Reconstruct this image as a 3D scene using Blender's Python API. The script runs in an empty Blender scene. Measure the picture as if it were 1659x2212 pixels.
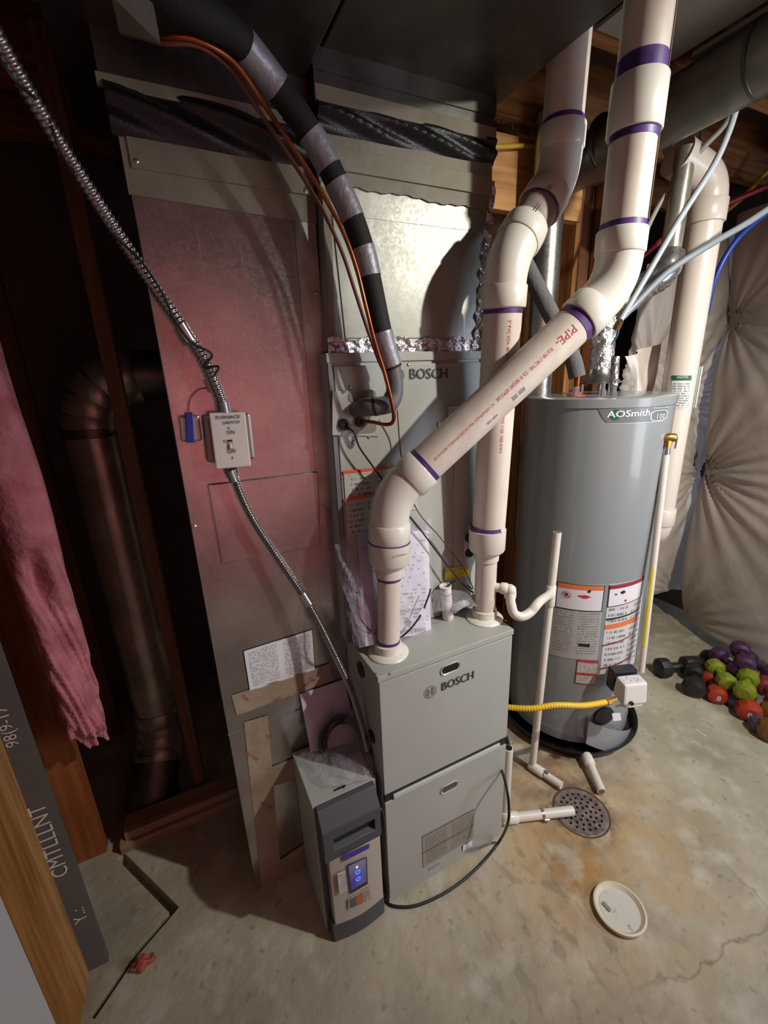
import bpy, bmesh, math, random
import numpy as np
from mathutils import Vector, Matrix

# ------------------------------------------------------------------ camera
SC = bpy.context.scene
COL = SC.collection
W_, H_ = 1659, 2212
CXP, CYP, FPX = 829.5, 1106.0, 942.8
CAM = np.array([-0.3928, -0.8977, 1.6374])
YAW, PITCH, ROLL = math.radians(25.61), math.radians(17.36), math.radians(2.293)
def _basis():
    cy, sy, cp, sp = math.cos(YAW), math.sin(YAW), math.cos(PITCH), math.sin(PITCH)
    f = np.array([sy*cp, cy*cp, -sp]); r = np.array([cy, -sy, 0.0]); d = np.cross(f, r)
    c, s = math.cos(ROLL), math.sin(ROLL)
    return c*r+s*d, -s*r+c*d, f
RGT, DWN, FWD = _basis()
cd = bpy.data.cameras.new('camera'); cam = bpy.data.objects.new('camera', cd); COL.objects.link(cam)
cd.sensor_fit = 'VERTICAL'; cd.sensor_height = 36.0; cd.lens = FPX/H_*36.0; cd.clip_start = 0.02
cam.matrix_world = Matrix(((RGT[0], -DWN[0], -FWD[0], CAM[0]), (RGT[1], -DWN[1], -FWD[1], CAM[1]),
                           (RGT[2], -DWN[2], -FWD[2], CAM[2]), (0, 0, 0, 1)))
SC.camera = cam
# ------------------------------------------------------------------ world, lights, exposure
wd = bpy.data.worlds.new('world'); SC.world = wd; wd.use_nodes = True
wd.node_tree.nodes['Background'].inputs[0].default_value = (0.75, 0.72, 0.8, 1)
wd.node_tree.nodes['Background'].inputs[1].default_value = 0.035
def light(name, kind, loc, energy, color, size=0.05, target=None, sy=None):
    l = bpy.data.lights.new(name, kind); l.energy = energy; l.color = color
    if kind == 'AREA':
        l.shape = 'RECTANGLE'; l.size = size; l.size_y = sy or size
    else:
        l.shadow_soft_size = size
        if kind == 'SPOT': l.spot_size = math.radians(sy); l.spot_blend = 1.0
    o = bpy.data.objects.new(name, l); COL.objects.link(o); o.location = loc
    if target is not None:
        o.rotation_euler = (Vector(target)-Vector(loc)).to_track_quat('-Z', 'Y').to_euler()
    return o
light('work_light', 'SPOT', (1.25, -1.28, 2.47), 185, (0.98, 0.96, 0.88), 0.03, (1.12, .3, 1.15), 98)
light('added_batt_fill', 'AREA', (.0, -1.15, 1.35), 13, (1.0, 0.92, 0.88), 0.9, (.0, -2.0, 1.35), 1.0)  # added fill aimed back at the pink batts so the duct reflects them
light('window_daylight', 'AREA', (2.5, -1.9, 1.7), 24, (0.60, 0.74, 1.0), 0.6, (1.8, -.2, 0.1), 0.5)
light('added_room_fill', 'AREA', (1.75, -1.9, 1.3), 11, (0.95, 0.92, 0.96), 0.8, (.1, 0.3, 1.1), 1.0)  # added soft fill standing in for ambient light from the room
SC.view_settings.view_transform = 'Standard'
try: SC.view_settings.look = 'None'
except Exception: pass
SC.view_settings.gamma = 1.0; SC.view_settings.use_curve_mapping = False
SC.view_settings.exposure = 0.33

# ------------------------------------------------------------------ pixel -> point helpers
def ray(x, y): return RGT*((x-CXP)/FPX)+DWN*((y-CYP)/FPX)+FWD
def az(x, y, z): d = ray(x, y); return Vector(CAM+d*(z-CAM[2])/d[2])
def ay(x, y, Y): d = ray(x, y); return Vector(CAM+d*(Y-CAM[1])/d[1])
def ax(x, y, X): d = ray(x, y); return Vector(CAM+d*(X-CAM[0])/d[0])
def ad(x, y, D): return Vector(CAM+ray(x, y)*D)
def av(x, y, P):
    d = ray(x, y); t = ((P[0]-CAM[0])*d[0]+(P[1]-CAM[1])*d[1])/(d[0]**2+d[1]**2)
    return Vector((P[0], P[1], CAM[2]+t*d[2]))
V = Vector

# ------------------------------------------------------------------ materials
def srgb(h):
    if isinstance(h, str):
        h = h.lstrip('#'); c = [int(h[i:i+2], 16)/255 for i in (0, 2, 4)]
    else: c = h
    return tuple((x/12.92 if x <= 0.04045 else ((x+0.055)/1.055)**2.4) for x in c)+(1,)
MATS = {}
def mat(name, col, rough=0.5, metal=0.0, var=0.0, scale=8.0, col2=None, bump=0.0, bscale=40.0, coat=0.0, stretch=None, rvar=0.0, detail=4, trans=0.0, spec=None):
    if name in MATS: return MATS[name]
    m = bpy.data.materials.new(name); m.use_nodes = True; MATS[name] = m
    nt = m.node_tree; N = nt.nodes; L = nt.links; b = N['Principled BSDF']
    b.inputs['Base Color'].default_value = srgb(col); b.inputs['Roughness'].default_value = rough
    b.inputs['Metallic'].default_value = metal; b.inputs['Coat Weight'].default_value = coat
    if spec is not None: b.inputs['Specular IOR Level'].default_value = spec
    if trans: b.inputs['Transmission Weight'].default_value = trans
    tc = N.new('ShaderNodeTexCoord'); mp = N.new('ShaderNodeMapping'); L.new(tc.outputs['Object'], mp.inputs[0])
    if stretch: mp.inputs['Scale'].default_value = stretch
    if var or col2 or rvar:
        n = N.new('ShaderNodeTexNoise'); n.inputs['Scale'].default_value = scale; n.inputs['Detail'].default_value = detail
        L.new(mp.outputs[0], n.inputs['Vector'])
        r = N.new('ShaderNodeValToRGB'); L.new(n.outputs[0], r.inputs[0])
        c = srgb(col); r.color_ramp.elements[0].position = 0.32; r.color_ramp.elements[1].position = 0.68
        c2 = srgb(col2) if col2 else tuple(x*(1-var) for x in c[:3])+(1,)
        r.color_ramp.elements[0].color = c2; r.color_ramp.elements[1].color = c
        L.new(r.outputs[0], b.inputs['Base Color'])
        if rvar:
            mr = N.new('ShaderNodeMapRange'); L.new(n.outputs[0], mr.inputs[0])
            mr.inputs[3].default_value = rough-rvar; mr.inputs[4].default_value = rough+rvar
            L.new(mr.outputs[0], b.inputs['Roughness'])
    if bump:
        n2 = N.new('ShaderNodeTexNoise'); n2.inputs['Scale'].default_value = bscale; n2.inputs['Detail'].default_value = 5
        L.new(mp.outputs[0], n2.inputs['Vector'])
        bp = N.new('ShaderNodeBump'); bp.inputs['Strength'].default_value = bump; bp.inputs['Distance'].default_value = 0.01
        L.new(n2.outputs[0], bp.inputs['Height']); L.new(bp.outputs[0], b.inputs['Normal'])
    return m
def galv(name, col='b4b2ac', rough=0.34, spangle=55, streak=False, metal=0.85, dirt='8a867c'):
    if name in MATS: return MATS[name]
    m = bpy.data.materials.new(name); m.use_nodes = True; MATS[name] = m
    nt = m.node_tree; N = nt.nodes; L = nt.links; b = N['Principled BSDF']
    b.inputs['Metallic'].default_value = metal
    tc = N.new('ShaderNodeTexCoord')
    v = N.new('ShaderNodeTexVoronoi'); v.inputs['Scale'].default_value = spangle; L.new(tc.outputs['Object'], v.inputs['Vector'])
    n = N.new('ShaderNodeTexNoise'); n.inputs['Scale'].default_value = 5; n.inputs['Detail'].default_value = 6; L.new(tc.outputs['Object'], n.inputs['Vector'])
    r = N.new('ShaderNodeValToRGB'); L.new(n.outputs[0], r.inputs[0])
    r.color_ramp.elements[0].position = .35; r.color_ramp.elements[0].color = srgb(dirt)
    r.color_ramp.elements[1].position = .62; r.color_ramp.elements[1].color = srgb(col)
    mx = N.new('ShaderNodeMix'); mx.data_type = 'RGBA'; mx.blend_type = 'MULTIPLY'; mx.inputs[0].default_value = .12
    bw = N.new('ShaderNodeSeparateColor'); L.new(v.outputs['Color'], bw.inputs[0]); vr = N.new('ShaderNodeMapRange'); vr.inputs[3].default_value = .45; L.new(bw.outputs[0], vr.inputs[0]); L.new(r.outputs[0], mx.inputs[6]); L.new(vr.outputs[0], mx.inputs[7]); out = mx.outputs[2]
    if streak:
        mp = N.new('ShaderNodeMapping'); mp.inputs['Scale'].default_value = (46, 46, 1.6); L.new(tc.outputs['Object'], mp.inputs[0])
        s = N.new('ShaderNodeTexNoise'); s.inputs['Scale'].default_value = 1.5; s.inputs['Detail'].default_value = 2; L.new(mp.outputs[0], s.inputs['Vector'])
        sr = N.new('ShaderNodeValToRGB'); sr.color_ramp.elements[0].position = .66; sr.color_ramp.elements[1].position = .74; L.new(s.outputs[0], sr.inputs[0])
        sx = N.new('ShaderNodeSeparateXYZ'); L.new(tc.outputs['Object'], sx.inputs[0])
        mr = N.new('ShaderNodeMapRange'); mr.inputs[1].default_value = 1.55; mr.inputs[2].default_value = 1.9; L.new(sx.outputs[2], mr.inputs[0])
        f = N.new('ShaderNodeMath'); f.operation = 'MULTIPLY'; L.new(sr.outputs[0], f.inputs[0]); L.new(mr.outputs[0], f.inputs[1])
        dots = N.new('ShaderNodeTexVoronoi'); dots.inputs['Scale'].default_value = 75; L.new(tc.outputs['Object'], dots.inputs['Vector'])
        dr = N.new('ShaderNodeValToRGB'); dr.color_ramp.elements[0].position = .12; dr.color_ramp.elements[0].color = (1, 1, 1, 1); dr.color_ramp.elements[1].position = .2; dr.color_ramp.elements[1].color = (0, 0, 0, 1)
        L.new(dots.outputs['Distance'], dr.inputs[0])
        f3 = N.new('ShaderNodeMapRange'); f3.inputs[1].default_value = 1.3; f3.inputs[2].default_value = 1.7; f3.inputs[4].default_value = .45; L.new(sx.outputs[2], f3.inputs[0])
        f2 = N.new('ShaderNodeMath'); f2.operation = 'MULTIPLY'; L.new(dr.outputs[0], f2.inputs[0]); L.new(f3.outputs[0], f2.inputs[1])
        fm = N.new('ShaderNodeMath'); fm.operation = 'MAXIMUM'; L.new(f.outputs[0], fm.inputs[0]); L.new(f2.outputs[0], fm.inputs[1])
        m2 = N.new('ShaderNodeMix'); m2.data_type = 'RGBA'; L.new(fm.outputs[0], m2.inputs[0]); L.new(out, m2.inputs[6]); m2.inputs[7].default_value = srgb('d8d2c8'); out = m2.outputs[2]
    L.new(out, b.inputs['Base Color'])
    mr = N.new('ShaderNodeMapRange'); L.new(bw.outputs[1], mr.inputs[0]); mr.inputs[3].default_value = rough-.03; mr.inputs[4].default_value = rough+.05
    L.new(mr.outputs[0], b.inputs['Roughness'])
    bp = N.new('ShaderNodeBump'); bp.inputs['Strength'].default_value = .12; bp.inputs['Distance'].default_value = .02
    L.new(n.outputs[0], bp.inputs['Height']); L.new(bp.outputs[0], b.inputs['Normal'])
    return m
def wood(name, col='a8743f', dark='7a4c24', axis=2, rough=.7):
    s = [22, 22, 22]; s[axis] = 1.3
    return mat(name, col, rough, col2=dark, scale=2.2, stretch=tuple(s), bump=.15, bscale=6)
def print_mat(name, paper='d9d5d2', ink='55524f', rows=26, freq=38, split=0.5, thr=.47, tint=None):
    """printed label: rows of small type in UV space, a gap between two columns"""
    if name in MATS: return MATS[name]
    m = bpy.data.materials.new(name); m.use_nodes = True; MATS[name] = m
    nt = m.node_tree; N = nt.nodes; L = nt.links; b = N['Principled BSDF']; b.inputs['Roughness'].default_value = .45
    uv = N.new('ShaderNodeUVMap'); sp = N.new('ShaderNodeSeparateXYZ'); L.new(uv.outputs[0], sp.inputs[0])
    def mth(op, a, bb=None, c=None):
        n = N.new('ShaderNodeMath'); n.operation = op
        for i, x in enumerate((a, bb, c)):
            if x is None: continue
            if isinstance(x, (int, float)): n.inputs[i].default_value = x
            else: L.new(x, n.inputs[i])
        return n.outputs[0]
    u, v = sp.outputs[0], sp.outputs[1]
    vr = mth('MULTIPLY', v, rows); fl = mth('FLOOR', vr); fr = mth('FRACT', vr)
    cb = N.new('ShaderNodeCombineXYZ'); L.new(mth('MULTIPLY', u, freq), cb.inputs[0]); L.new(mth('MULTIPLY', fl, 7.31), cb.inputs[1])
    no = N.new('ShaderNodeTexNoise'); no.inputs['Scale'].default_value = 1.0; no.inputs['Detail'].default_value = 1; L.new(cb.outputs[0], no.inputs['Vector'])
    k = mth('GREATER_THAN', no.outputs[0], thr)
    k = mth('MULTIPLY', k, mth('GREATER_THAN', fr, .42))
    k = mth('MULTIPLY', k, mth('LESS_THAN', fr, .86))
    for c0 in (0.0, split, 1.0):
        k = mth('MULTIPLY', k, mth('GREATER_THAN', mth('ABSOLUTE', mth('SUBTRACT', u, c0)), .045))
    for c0 in (0.0, 1.0):
        k = mth('MULTIPLY', k, mth('GREATER_THAN', mth('ABSOLUTE', mth('SUBTRACT', v, c0)), .06))
    mx = N.new('ShaderNodeMix'); mx.data_type = 'RGBA'; L.new(k, mx.inputs[0]); mx.inputs[6].default_value = srgb(paper); mx.inputs[7].default_value = srgb(ink)
    L.new(mx.outputs[2], b.inputs['Base Color'])
    return m
def film(name, col=(0.9, 0.88, 0.92), alpha=.25):
    if name in MATS: return MATS[name]
    m = bpy.data.materials.new(name); m.use_nodes = True; MATS[name] = m
    nt = m.node_tree; N = nt.nodes; L = nt.links
    for n in list(N):
        if n.type != 'OUTPUT_MATERIAL': N.remove(n)
    o = N['Material Output']; t = N.new('ShaderNodeBsdfTransparent'); t.inputs[0].default_value = (.93, .92, .95, 1)
    g = N.new('ShaderNodeBsdfPrincipled'); g.inputs['Base Color'].default_value = srgb(col); g.inputs['Roughness'].default_value = .12
    n = N.new('ShaderNodeTexNoise'); n.inputs['Scale'].default_value = 26; n.inputs['Detail'].default_value = 3
    tc = N.new('ShaderNodeTexCoord'); L.new(tc.outputs['Object'], n.inputs['Vector'])
    bp = N.new('ShaderNodeBump'); bp.inputs['Strength'].default_value = .9; bp.inputs['Distance'].default_value = .02; L.new(n.outputs[0], bp.inputs['Height']); L.new(bp.outputs[0], g.inputs['Normal'])
    mx = N.new('ShaderNodeMixShader'); mx.inputs[0].default_value = alpha
    L.new(t.outputs[0], mx.inputs[1]); L.new(g.outputs[0], mx.inputs[2]); L.new(mx.outputs[0], o.inputs[0])
    return m
def emit(name, col, st):
    m = mat(name, col, .3); b = m.node_tree.nodes['Principled BSDF']
    b.inputs['Emission Color'].default_value = srgb(col); b.inputs['Emission Strength'].default_value = st; return m
GALV = galv('galvanized_sheet', rough=.3, spangle=130, metal=.95); GALVS = galv('galvanized_streaked', rough=.2, streak=True, col='bdb6b2', dirt='a39c98', spangle=150, metal=.86)
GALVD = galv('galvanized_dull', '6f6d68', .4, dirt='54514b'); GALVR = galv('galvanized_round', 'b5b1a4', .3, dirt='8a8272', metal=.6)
MASTIC = mat('mastic_tape', '857f6a', .6, var=.22, scale=14, bump=.25, bscale=25)
FABRIC = mat('black_vinyl', '141316', .32, bump=.2, bscale=300)
PAINT = mat('furnace_paint', 'a3a49d', .42, var=.06, scale=5, bump=.05, bscale=400)
PAINTD = mat('furnace_paint_seam', '6d6e6b', .5)
PVC = mat('pvc_white', 'd8cfc4', .38, var=.07, scale=6, rvar=.05)
PVCF = mat('pvc_fitting', 'dbd6ca', .28, var=.04, scale=5)
PVCP = mat('pvc_pipe_aged', 'd8cdc1', .42, col2='cbbdb0', scale=9, stretch=(3, 3, 1))
RADON = mat('radon_pvc', 'd2c6b8', .3, var=.05, scale=4)
PURPLE = mat('purple_primer', '5b3b7c', .45, col2='3c2460', scale=25)
BLACK = mat('black_rubber', '17161a', .5); BLACKP = mat('black_plastic', '232325', .35, bump=.05, bscale=200)
CHAR = mat('charcoal_plastic', '46474b', .5, bump=.08, bscale=300)
COPPER = mat('copper', 'b5673c', .3, metal=.9, col2='7d4426', scale=12)
STEEL = mat('steel', 'c4c4c6', .25, metal=.95, rvar=.08, scale=20)
FOIL = mat('foil_tape', 'c8c4c6', .2, metal=.9, bump=1.0, bscale=55)
BRASS = mat('brass', 'b58b45', .32, metal=.9)
WHITE = mat('white_plastic', 'dcd5d0', .35); PAPER = mat('paper', 'd8d4da', .6)
INK = mat('black_ink', '1c1b1c', .6); REDI = mat('red_ink', 'b0303a', .6); GREYI = mat('dark_grey_ink', '3a3c3f', .5)
PINK = mat('pink_insulation', 'c67f84', .95, col2='a4595f', scale=14, bump=1.0, bscale=34, detail=8)
VINYL = mat('vinyl_blanket', 'b9aea4', .45, var=.08, scale=3, bump=.35, bscale=18, stretch=(1, 1, 1))
HEAT = mat('heater_paint', '868a8c', .24, var=.03, scale=3, coat=.3)
ORANGE = mat('orange_print', 'd0532f', .5); YEL = mat('yellow_print', 'e3d12e', .5)
WD = wood('stud_wood', 'a9733c', '7f5027'); WDX = wood('joist_wood', 'a56f3d', '6e4422', 0); WDD = wood('brown_stud_wood', '74502f', '553820'); WDY = wood('plate_wood', 'a98a70', '86684e', 0)

# ------------------------------------------------------------------ mesh builder
ORG = {}
class MB:
    def __init__(s): s.v = []; s.f = []; s.uv = {}
    def add(s, vs, fs):
        b = len(s.v); s.v += [V(v) for v in vs]; s.f += [[i+b for i in f] for f in fs]; return s
    def hexa(s, p): # 8 pts: bottom 4 ccw, top 4 ccw
        return s.add(p, [(3, 2, 1, 0), (4, 5, 6, 7), (0, 1, 5, 4), (1, 2, 6, 5), (2, 3, 7, 6), (3, 0, 4, 7)])
    def box(s, a, b):
        (x0, y0, z0), (x1, y1, z1) = a, b
        return s.hexa([(x0, y0, z0), (x1, y0, z0), (x1, y1, z0), (x0, y1, z0), (x0, y0, z1), (x1, y0, z1), (x1, y1, z1), (x0, y1, z1)])
    def slab(s, q, n, t): # quad q (4 pts) extruded by -n*t
        n = V(n).normalized(); q = [V(p) for p in q]; return s.hexa([p-n*t for p in q]+q)
    def prism(s, poly, d): # polygon extruded along vector d
        n = len(poly); d = V(d); poly = [V(p) for p in poly]
        return s.add(poly+[p+d for p in poly], [list(range(n))[::-1], [i+n for i in range(n)]]+[(i, (i+1) % n, (i+1) % n+n, i+n) for i in range(n)])
    def sweep(s, pts, rad, seg=16, caps=True, hollow=0):
        pts = [V(p) for p in pts]; n = len(pts); R = rad if hasattr(rad, '__len__') else [rad]*n
        T = []
        for i in range(n):
            a = pts[max(i-1, 0)]; b = pts[min(i+1, n-1)]; t = (b-a)
            if t.length < 1e-9: t = T[-1] if T else V((0, 0, 1))
            T.append(t.normalized())
        up = V((0, 0, 1)) if abs(T[0].z) < .9 else V((1, 0, 0)); u = T[0].cross(up).normalized(); vs = []
        for i in range(n):
            u = (u-T[i]*u.dot(T[i])).normalized(); w = T[i].cross(u)
            for k in range(seg):
                a = 2*math.pi*k/seg; vs.append(pts[i]+(u*math.cos(a)+w*math.sin(a))*R[i])
        fs = [(i*seg+k, i*seg+(k+1) % seg, (i+1)*seg+(k+1) % seg, (i+1)*seg+k) for i in range(n-1) for k in range(seg)]
        if caps: fs += [list(range(seg))[::-1], [(n-1)*seg+k for k in range(seg)]]
        return s.add(vs, fs)
    def lathe(s, o, d, prof, seg=32): # prof: (dist along axis, radius)
        o = V(o); d = V(d).normalized(); up = V((0, 0, 1)) if abs(d.z) < .9 else V((1, 0, 0)); u = d.cross(up).normalized(); w = d.cross(u); vs = []
        for (h, r) in prof:
            for k in range(seg):
                a = 2*math.pi*k/seg; vs.append(o+d*h+(u*math.cos(a)+w*math.sin(a))*max(r, 1e-5))
        n = len(prof)
        fs = [(i*seg+k, i*seg+(k+1) % seg, (i+1)*seg+(k+1) % seg, (i+1)*seg+k) for i in range(n-1) for k in range(seg)]
        fs += [list(range(seg))[::-1], [(n-1)*seg+k for k in range(seg)]]
        return s.add(vs, fs)
    def grid(s, fn, nu, nv, uv=True):
        b = len(s.v)
        for j in range(nv+1):
            for i in range(nu+1):
                s.v.append(V(fn(i/nu, j/nv)))
                if uv: s.uv[len(s.v)-1] = (i/nu, j/nv)
        for j in range(nv):
            for i in range(nu):
                a = b+j*(nu+1)+i; s.f.append([a, a+1, a+nu+2, a+nu+1])
        return s
    def build(s, name, m, parent=None, smooth=False, bevel=0, kind=None, label=None, solid=0, sharp=40):
        org = ORG.get(parent.name, V((0, 0, 0))) if parent else V((0, 0, 0))
        me = bpy.data.meshes.new(name); me.from_pydata([tuple(v-org) for v in s.v], [], s.f)
        me.materials.append(m)
        if s.uv:
            ul = me.uv_layers.new(name='UVMap')
            for lp in me.loops: ul.data[lp.index].uv = s.uv.get(lp.vertex_index, (0, 0))
        bm = bmesh.new(); bm.from_mesh(me); bmesh.ops.recalc_face_normals(bm, faces=bm.faces); bm.to_mesh(me); bm.free()
        o = bpy.data.objects.new(name, me); COL.objects.link(o)
        if parent: o.parent = parent; ORG[o.name] = org
        else: ORG[o.name] = V((0, 0, 0))
        if smooth:
            me.shade_smooth() if hasattr(me, 'shade_smooth') else [setattr(p, 'use_smooth', True) for p in me.polygons]
            try: me.set_sharp_from_angle(angle=math.radians(sharp))
            except Exception: pass
        if solid: md = o.modifiers.new('solid', 'SOLIDIFY'); md.thickness = solid
        if bevel: md = o.modifiers.new('bevel', 'BEVEL'); md.width = bevel; md.segments = 2; md.limit_method = 'ANGLE'
        if kind: o['kind'] = kind
        if label: o['label'] = label
        return o
def thing(name, loc, label, cat, group=None):
    o = bpy.data.objects.new(name, None); COL.objects.link(o); o.location = V(loc); o.empty_display_size = .05
    ORG[o.name] = V(loc); o['label'] = label; o['category'] = cat
    if group: o['group'] = group
    return o
def tag(o, label, cat, group=None):
    o['label'] = label; o['category'] = cat
    if group: o['group'] = group
    return o
def struct(o): o['kind'] = 'structure'; return o
def smoothpath(pts, n=8):
    pts = [V(p) for p in pts]; P = [pts[0]*2-pts[1]]+pts+[pts[-1]*2-pts[-2]]; out = []
    for i in range(1, len(P)-2):
        for k in range(n):
            t = k/n; a, b, c, d = P[i-1], P[i], P[i+1], P[i+2]
            out.append(.5*((2*b)+(c-a)*t+(2*a-5*b+4*c-d)*t*t+(3*b-a-3*c+d)*t**3))
    out.append(pts[-1]); return out
def resample(pts, step):
    out = [pts[0]]; acc = 0
    for a, b in zip(pts, pts[1:]):
        L = (b-a).length
        while acc+L >= step and L > 1e-9:
            a = a+(b-a)*((step-acc)/L); L = (b-a).length; out.append(a.copy()); acc = 0
        acc += L
    return out
def corner(a, b, c, r, n=8): # rounded corner points
    a, b, c = V(a), V(b), V(c); u = (a-b).normalized(); w = (c-b).normalized(); p0 = b+u*r; p1 = b+w*r
    return [(p0*(1-t)**2+b*2*t*(1-t)+p1*t*t) for t in [i/n for i in range(n+1)]]
_T = {}
def textmesh(s):
    if s not in _T:
        cu = bpy.data.curves.new('t', 'FONT'); cu.body = s; cu.size = 1; cu.resolution_u = 2
        ob = bpy.data.objects.new('t', cu); COL.objects.link(ob)
        dg = bpy.context.evaluated_depsgraph_get(); dg.update(); me = bpy.data.meshes.new_from_object(ob.evaluated_get(dg))
        vs = [(v.co.x, v.co.y) for v in me.vertices]; fs = [tuple(p.vertices) for p in me.polygons]
        bpy.data.objects.remove(ob); bpy.data.curves.remove(cu); bpy.data.meshes.remove(me)
        x0 = min(v[0] for v in vs); x1 = max(v[0] for v in vs); y0 = min(v[1] for v in vs); y1 = max(v[1] for v in vs)
        _T[s] = ([(v[0]-x0, v[1]-y0) for v in vs], fs, x1-x0, y1-y0)
    return _T[s]
def text(mb, s, o, u, v, h=None, w=None, off=.0012, bold=0):
    """lettering lying on a plane: origin o (lower left), u reading direction, v up"""
    vs, fs, tw, th = textmesh(s); u = V(u).normalized(); v = V(v).normalized(); n = u.cross(v)
    if h and w: sx, sy = w/tw, h/th
    elif h: sx = sy = h/th
    else: sx = sy = w/tw
    mb.add([V(o)+u*(a*sx)+v*(b*sy)+n*off for a, b in vs], fs)
    if bold:
        mb.add([V(o)+u*(a*sx+bold)+v*(b*sy)+n*(off+.0001) for a, b in vs], fs)
    return mb
def decal(pts, name, m, parent, t=.0008, label=None): # thin quad sheet with UV, pts: ll, lr, ur, ul
    p = [V(q) for q in pts]; n = (p[1]-p[0]).cross(p[3]-p[0]).normalized(); mb = MB()
    mb.grid(lambda a, b: (p[0]*(1-a)+p[1]*a)*(1-b)+(p[3]*(1-a)+p[2]*a)*b+n*t, 1, 1)
    return mb.build(name, m, parent, solid=t*.9, label=label)
def screw(mb, p, n, r=.004, h=.002):
    mb.lathe(V(p)-V(n).normalized()*.001, n, [(0, r), (h*.6, r), (h, r*.5)], 8); return mb

# ================================================================== STRUCTURE
# concrete floor with a sawn channel and a drain pit
def floor_mat():
    m = bpy.data.materials.new('concrete_floor'); m.use_nodes = True
    nt = m.node_tree; N = nt.nodes; L = nt.links; b = N['Principled BSDF']; b.inputs['Roughness'].default_value = .62
    tc = N.new('ShaderNodeTexCoord')
    def noise(sc, det=6, st=(1, 1, 1)):
        mp = N.new('ShaderNodeMapping'); mp.inputs['Scale'].default_value = st; L.new(tc.outputs['Object'], mp.inputs[0])
        n = N.new('ShaderNodeTexNoise'); n.inputs['Scale'].default_value = sc; n.inputs['Detail'].default_value = det; L.new(mp.outputs[0], n.inputs['Vector']); return n.outputs[0]
    def ramp(x, p0, p1, c0=(0, 0, 0, 1), c1=(1, 1, 1, 1)):
        r = N.new('ShaderNodeValToRGB'); L.new(x, r.inputs[0]); r.color_ramp.elements[0].position = p0; r.color_ramp.elements[1].position = p1
        r.color_ramp.elements[0].color = c0; r.color_ramp.elements[1].color = c1; return r.outputs[0]
    def mix(f, a, c, mode='MIX'):
        x = N.new('ShaderNodeMix'); x.data_type = 'RGBA'; x.blend_type = mode
        if isinstance(f, float): x.inputs[0].default_value = f
        else: L.new(f, x.inputs[0])
        L.new(a, x.inputs[6])
        if isinstance(c, tuple): x.inputs[7].default_value = c
        else: L.new(c, x.inputs[7])
        return x.outputs[2]
    def math2(op, a, c):
        x = N.new('ShaderNodeMath'); x.operation = op; x.use_clamp = True
        for i, q in enumerate((a, c)):
            if isinstance(q, (int, float)): x.inputs[i].default_value = q
            else: L.new(q, x.inputs[i])
        return x.outputs[0]
    def spot(cx, cy, r0, r1, sx=1, sy=1):
        mp = N.new('ShaderNodeMapping'); mp.inputs['Location'].default_value = (-cx*sx, -cy*sy, 0); mp.inputs['Scale'].default_value = (sx, sy, 1); L.new(tc.outputs['Object'], mp.inputs[0])
        ln = N.new('ShaderNodeVectorMath'); ln.operation = 'LENGTH'; L.new(mp.outputs[0], ln.inputs[0])
        mr = N.new('ShaderNodeMapRange'); mr.inputs[1].default_value = r0; mr.inputs[2].default_value = r1; mr.inputs[3].default_value = 1; mr.inputs[4].default_value = 0; L.new(ln.outputs['Value'], mr.inputs[0]); return mr.outputs[0]
    base = ramp(noise(3.2, 8), .33, .66, srgb('8f856f'), srgb('aca28c'))
    c = mix(ramp(noise(9, 8), .5, .72), base, srgb('b7ae9c'))
    c = mix(math2('MULTIPLY', ramp(noise(26, 4), .62, .7), .5), c, srgb('6e6656'))
    st = math2('MULTIPLY', spot(.72, -.12, .1, .55), ramp(noise(6, 6), .36, .58))
    c = mix(math2('MULTIPLY', st, .75), c, srgb('b38e58'))
    st2 = math2('MULTIPLY', spot(.6, -.22, .02, .2, 1, 1), ramp(noise(14, 5), .45, .56))
    c = mix(math2('MULTIPLY', st2, .8), c, srgb('9d6c33'))
    ring = math2('MULTIPLY', spot(.79, -.07, .1, .17), ramp(noise(20, 6), .42, .6))
    c = mix(math2('MULTIPLY', ring, .75), c, srgb('5b3f2c'))
    tr = math2('MULTIPLY', spot(.45, -.3, .03, .5, 1.0, .4), ramp(noise(22, 5, (1, .5, 1)), .55, .64))
    c = mix(math2('MULTIPLY', tr, .4), c, srgb('5f5240'))
    br = math2('MULTIPLY', spot(.86, .12, .1, .4), ramp(noise(10, 5), .4, .62))
    c = mix(math2('MULTIPLY', br, .7), c, srgb('6a4a34'))
    pk = math2('MULTIPLY', spot(.1, -.5, .1, .5), ramp(noise(5, 4), .48, .6))
    c = mix(math2('MULTIPLY', pk, .35), c, srgb('a07a66'))
    # hairline cracks
    vo = N.new('ShaderNodeTexVoronoi'); vo.feature = 'DISTANCE_TO_EDGE'; vo.inputs['Scale'].default_value = 1.6
    wn = N.new('ShaderNodeTexNoise'); wn.inputs['Scale'].default_value = 5; wn.inputs['Detail'].default_value = 6; L.new(tc.outputs['Object'], wn.inputs['Vector'])
    ad_ = N.new('ShaderNodeMix'); ad_.data_type = 'VECTOR'; ad_.inputs[0].default_value = .12; L.new(tc.outputs['Object'], ad_.inputs[4]); L.new(wn.outputs['Color'], ad_.inputs[5]); L.new(ad_.outputs[1], vo.inputs['Vector'])
    cr = ramp(vo.outputs['Distance'], .0, .006, (1, 1, 1, 1), (0, 0, 0, 1))
    c = mix(math2('MULTIPLY', math2('MULTIPLY', cr, spot(.82, -.5, .15, .4)), .55), c, srgb('5a5144'))
    L.new(c, b.inputs['Base Color'])
    bp = N.new('ShaderNodeBump'); bp.inputs['Strength'].default_value = .35; bp.inputs['Distance'].default_value = .01; L.new(noise(30, 8), bp.inputs['Height']); L.new(bp.outputs[0], b.inputs['Normal'])
    return m
FLOORM = floor_mat()
fl = MB().box((-2.6, -3.0, -.12), (3.6, 2.6, 0)).build('floor', FLOORM); struct(fl)
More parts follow.
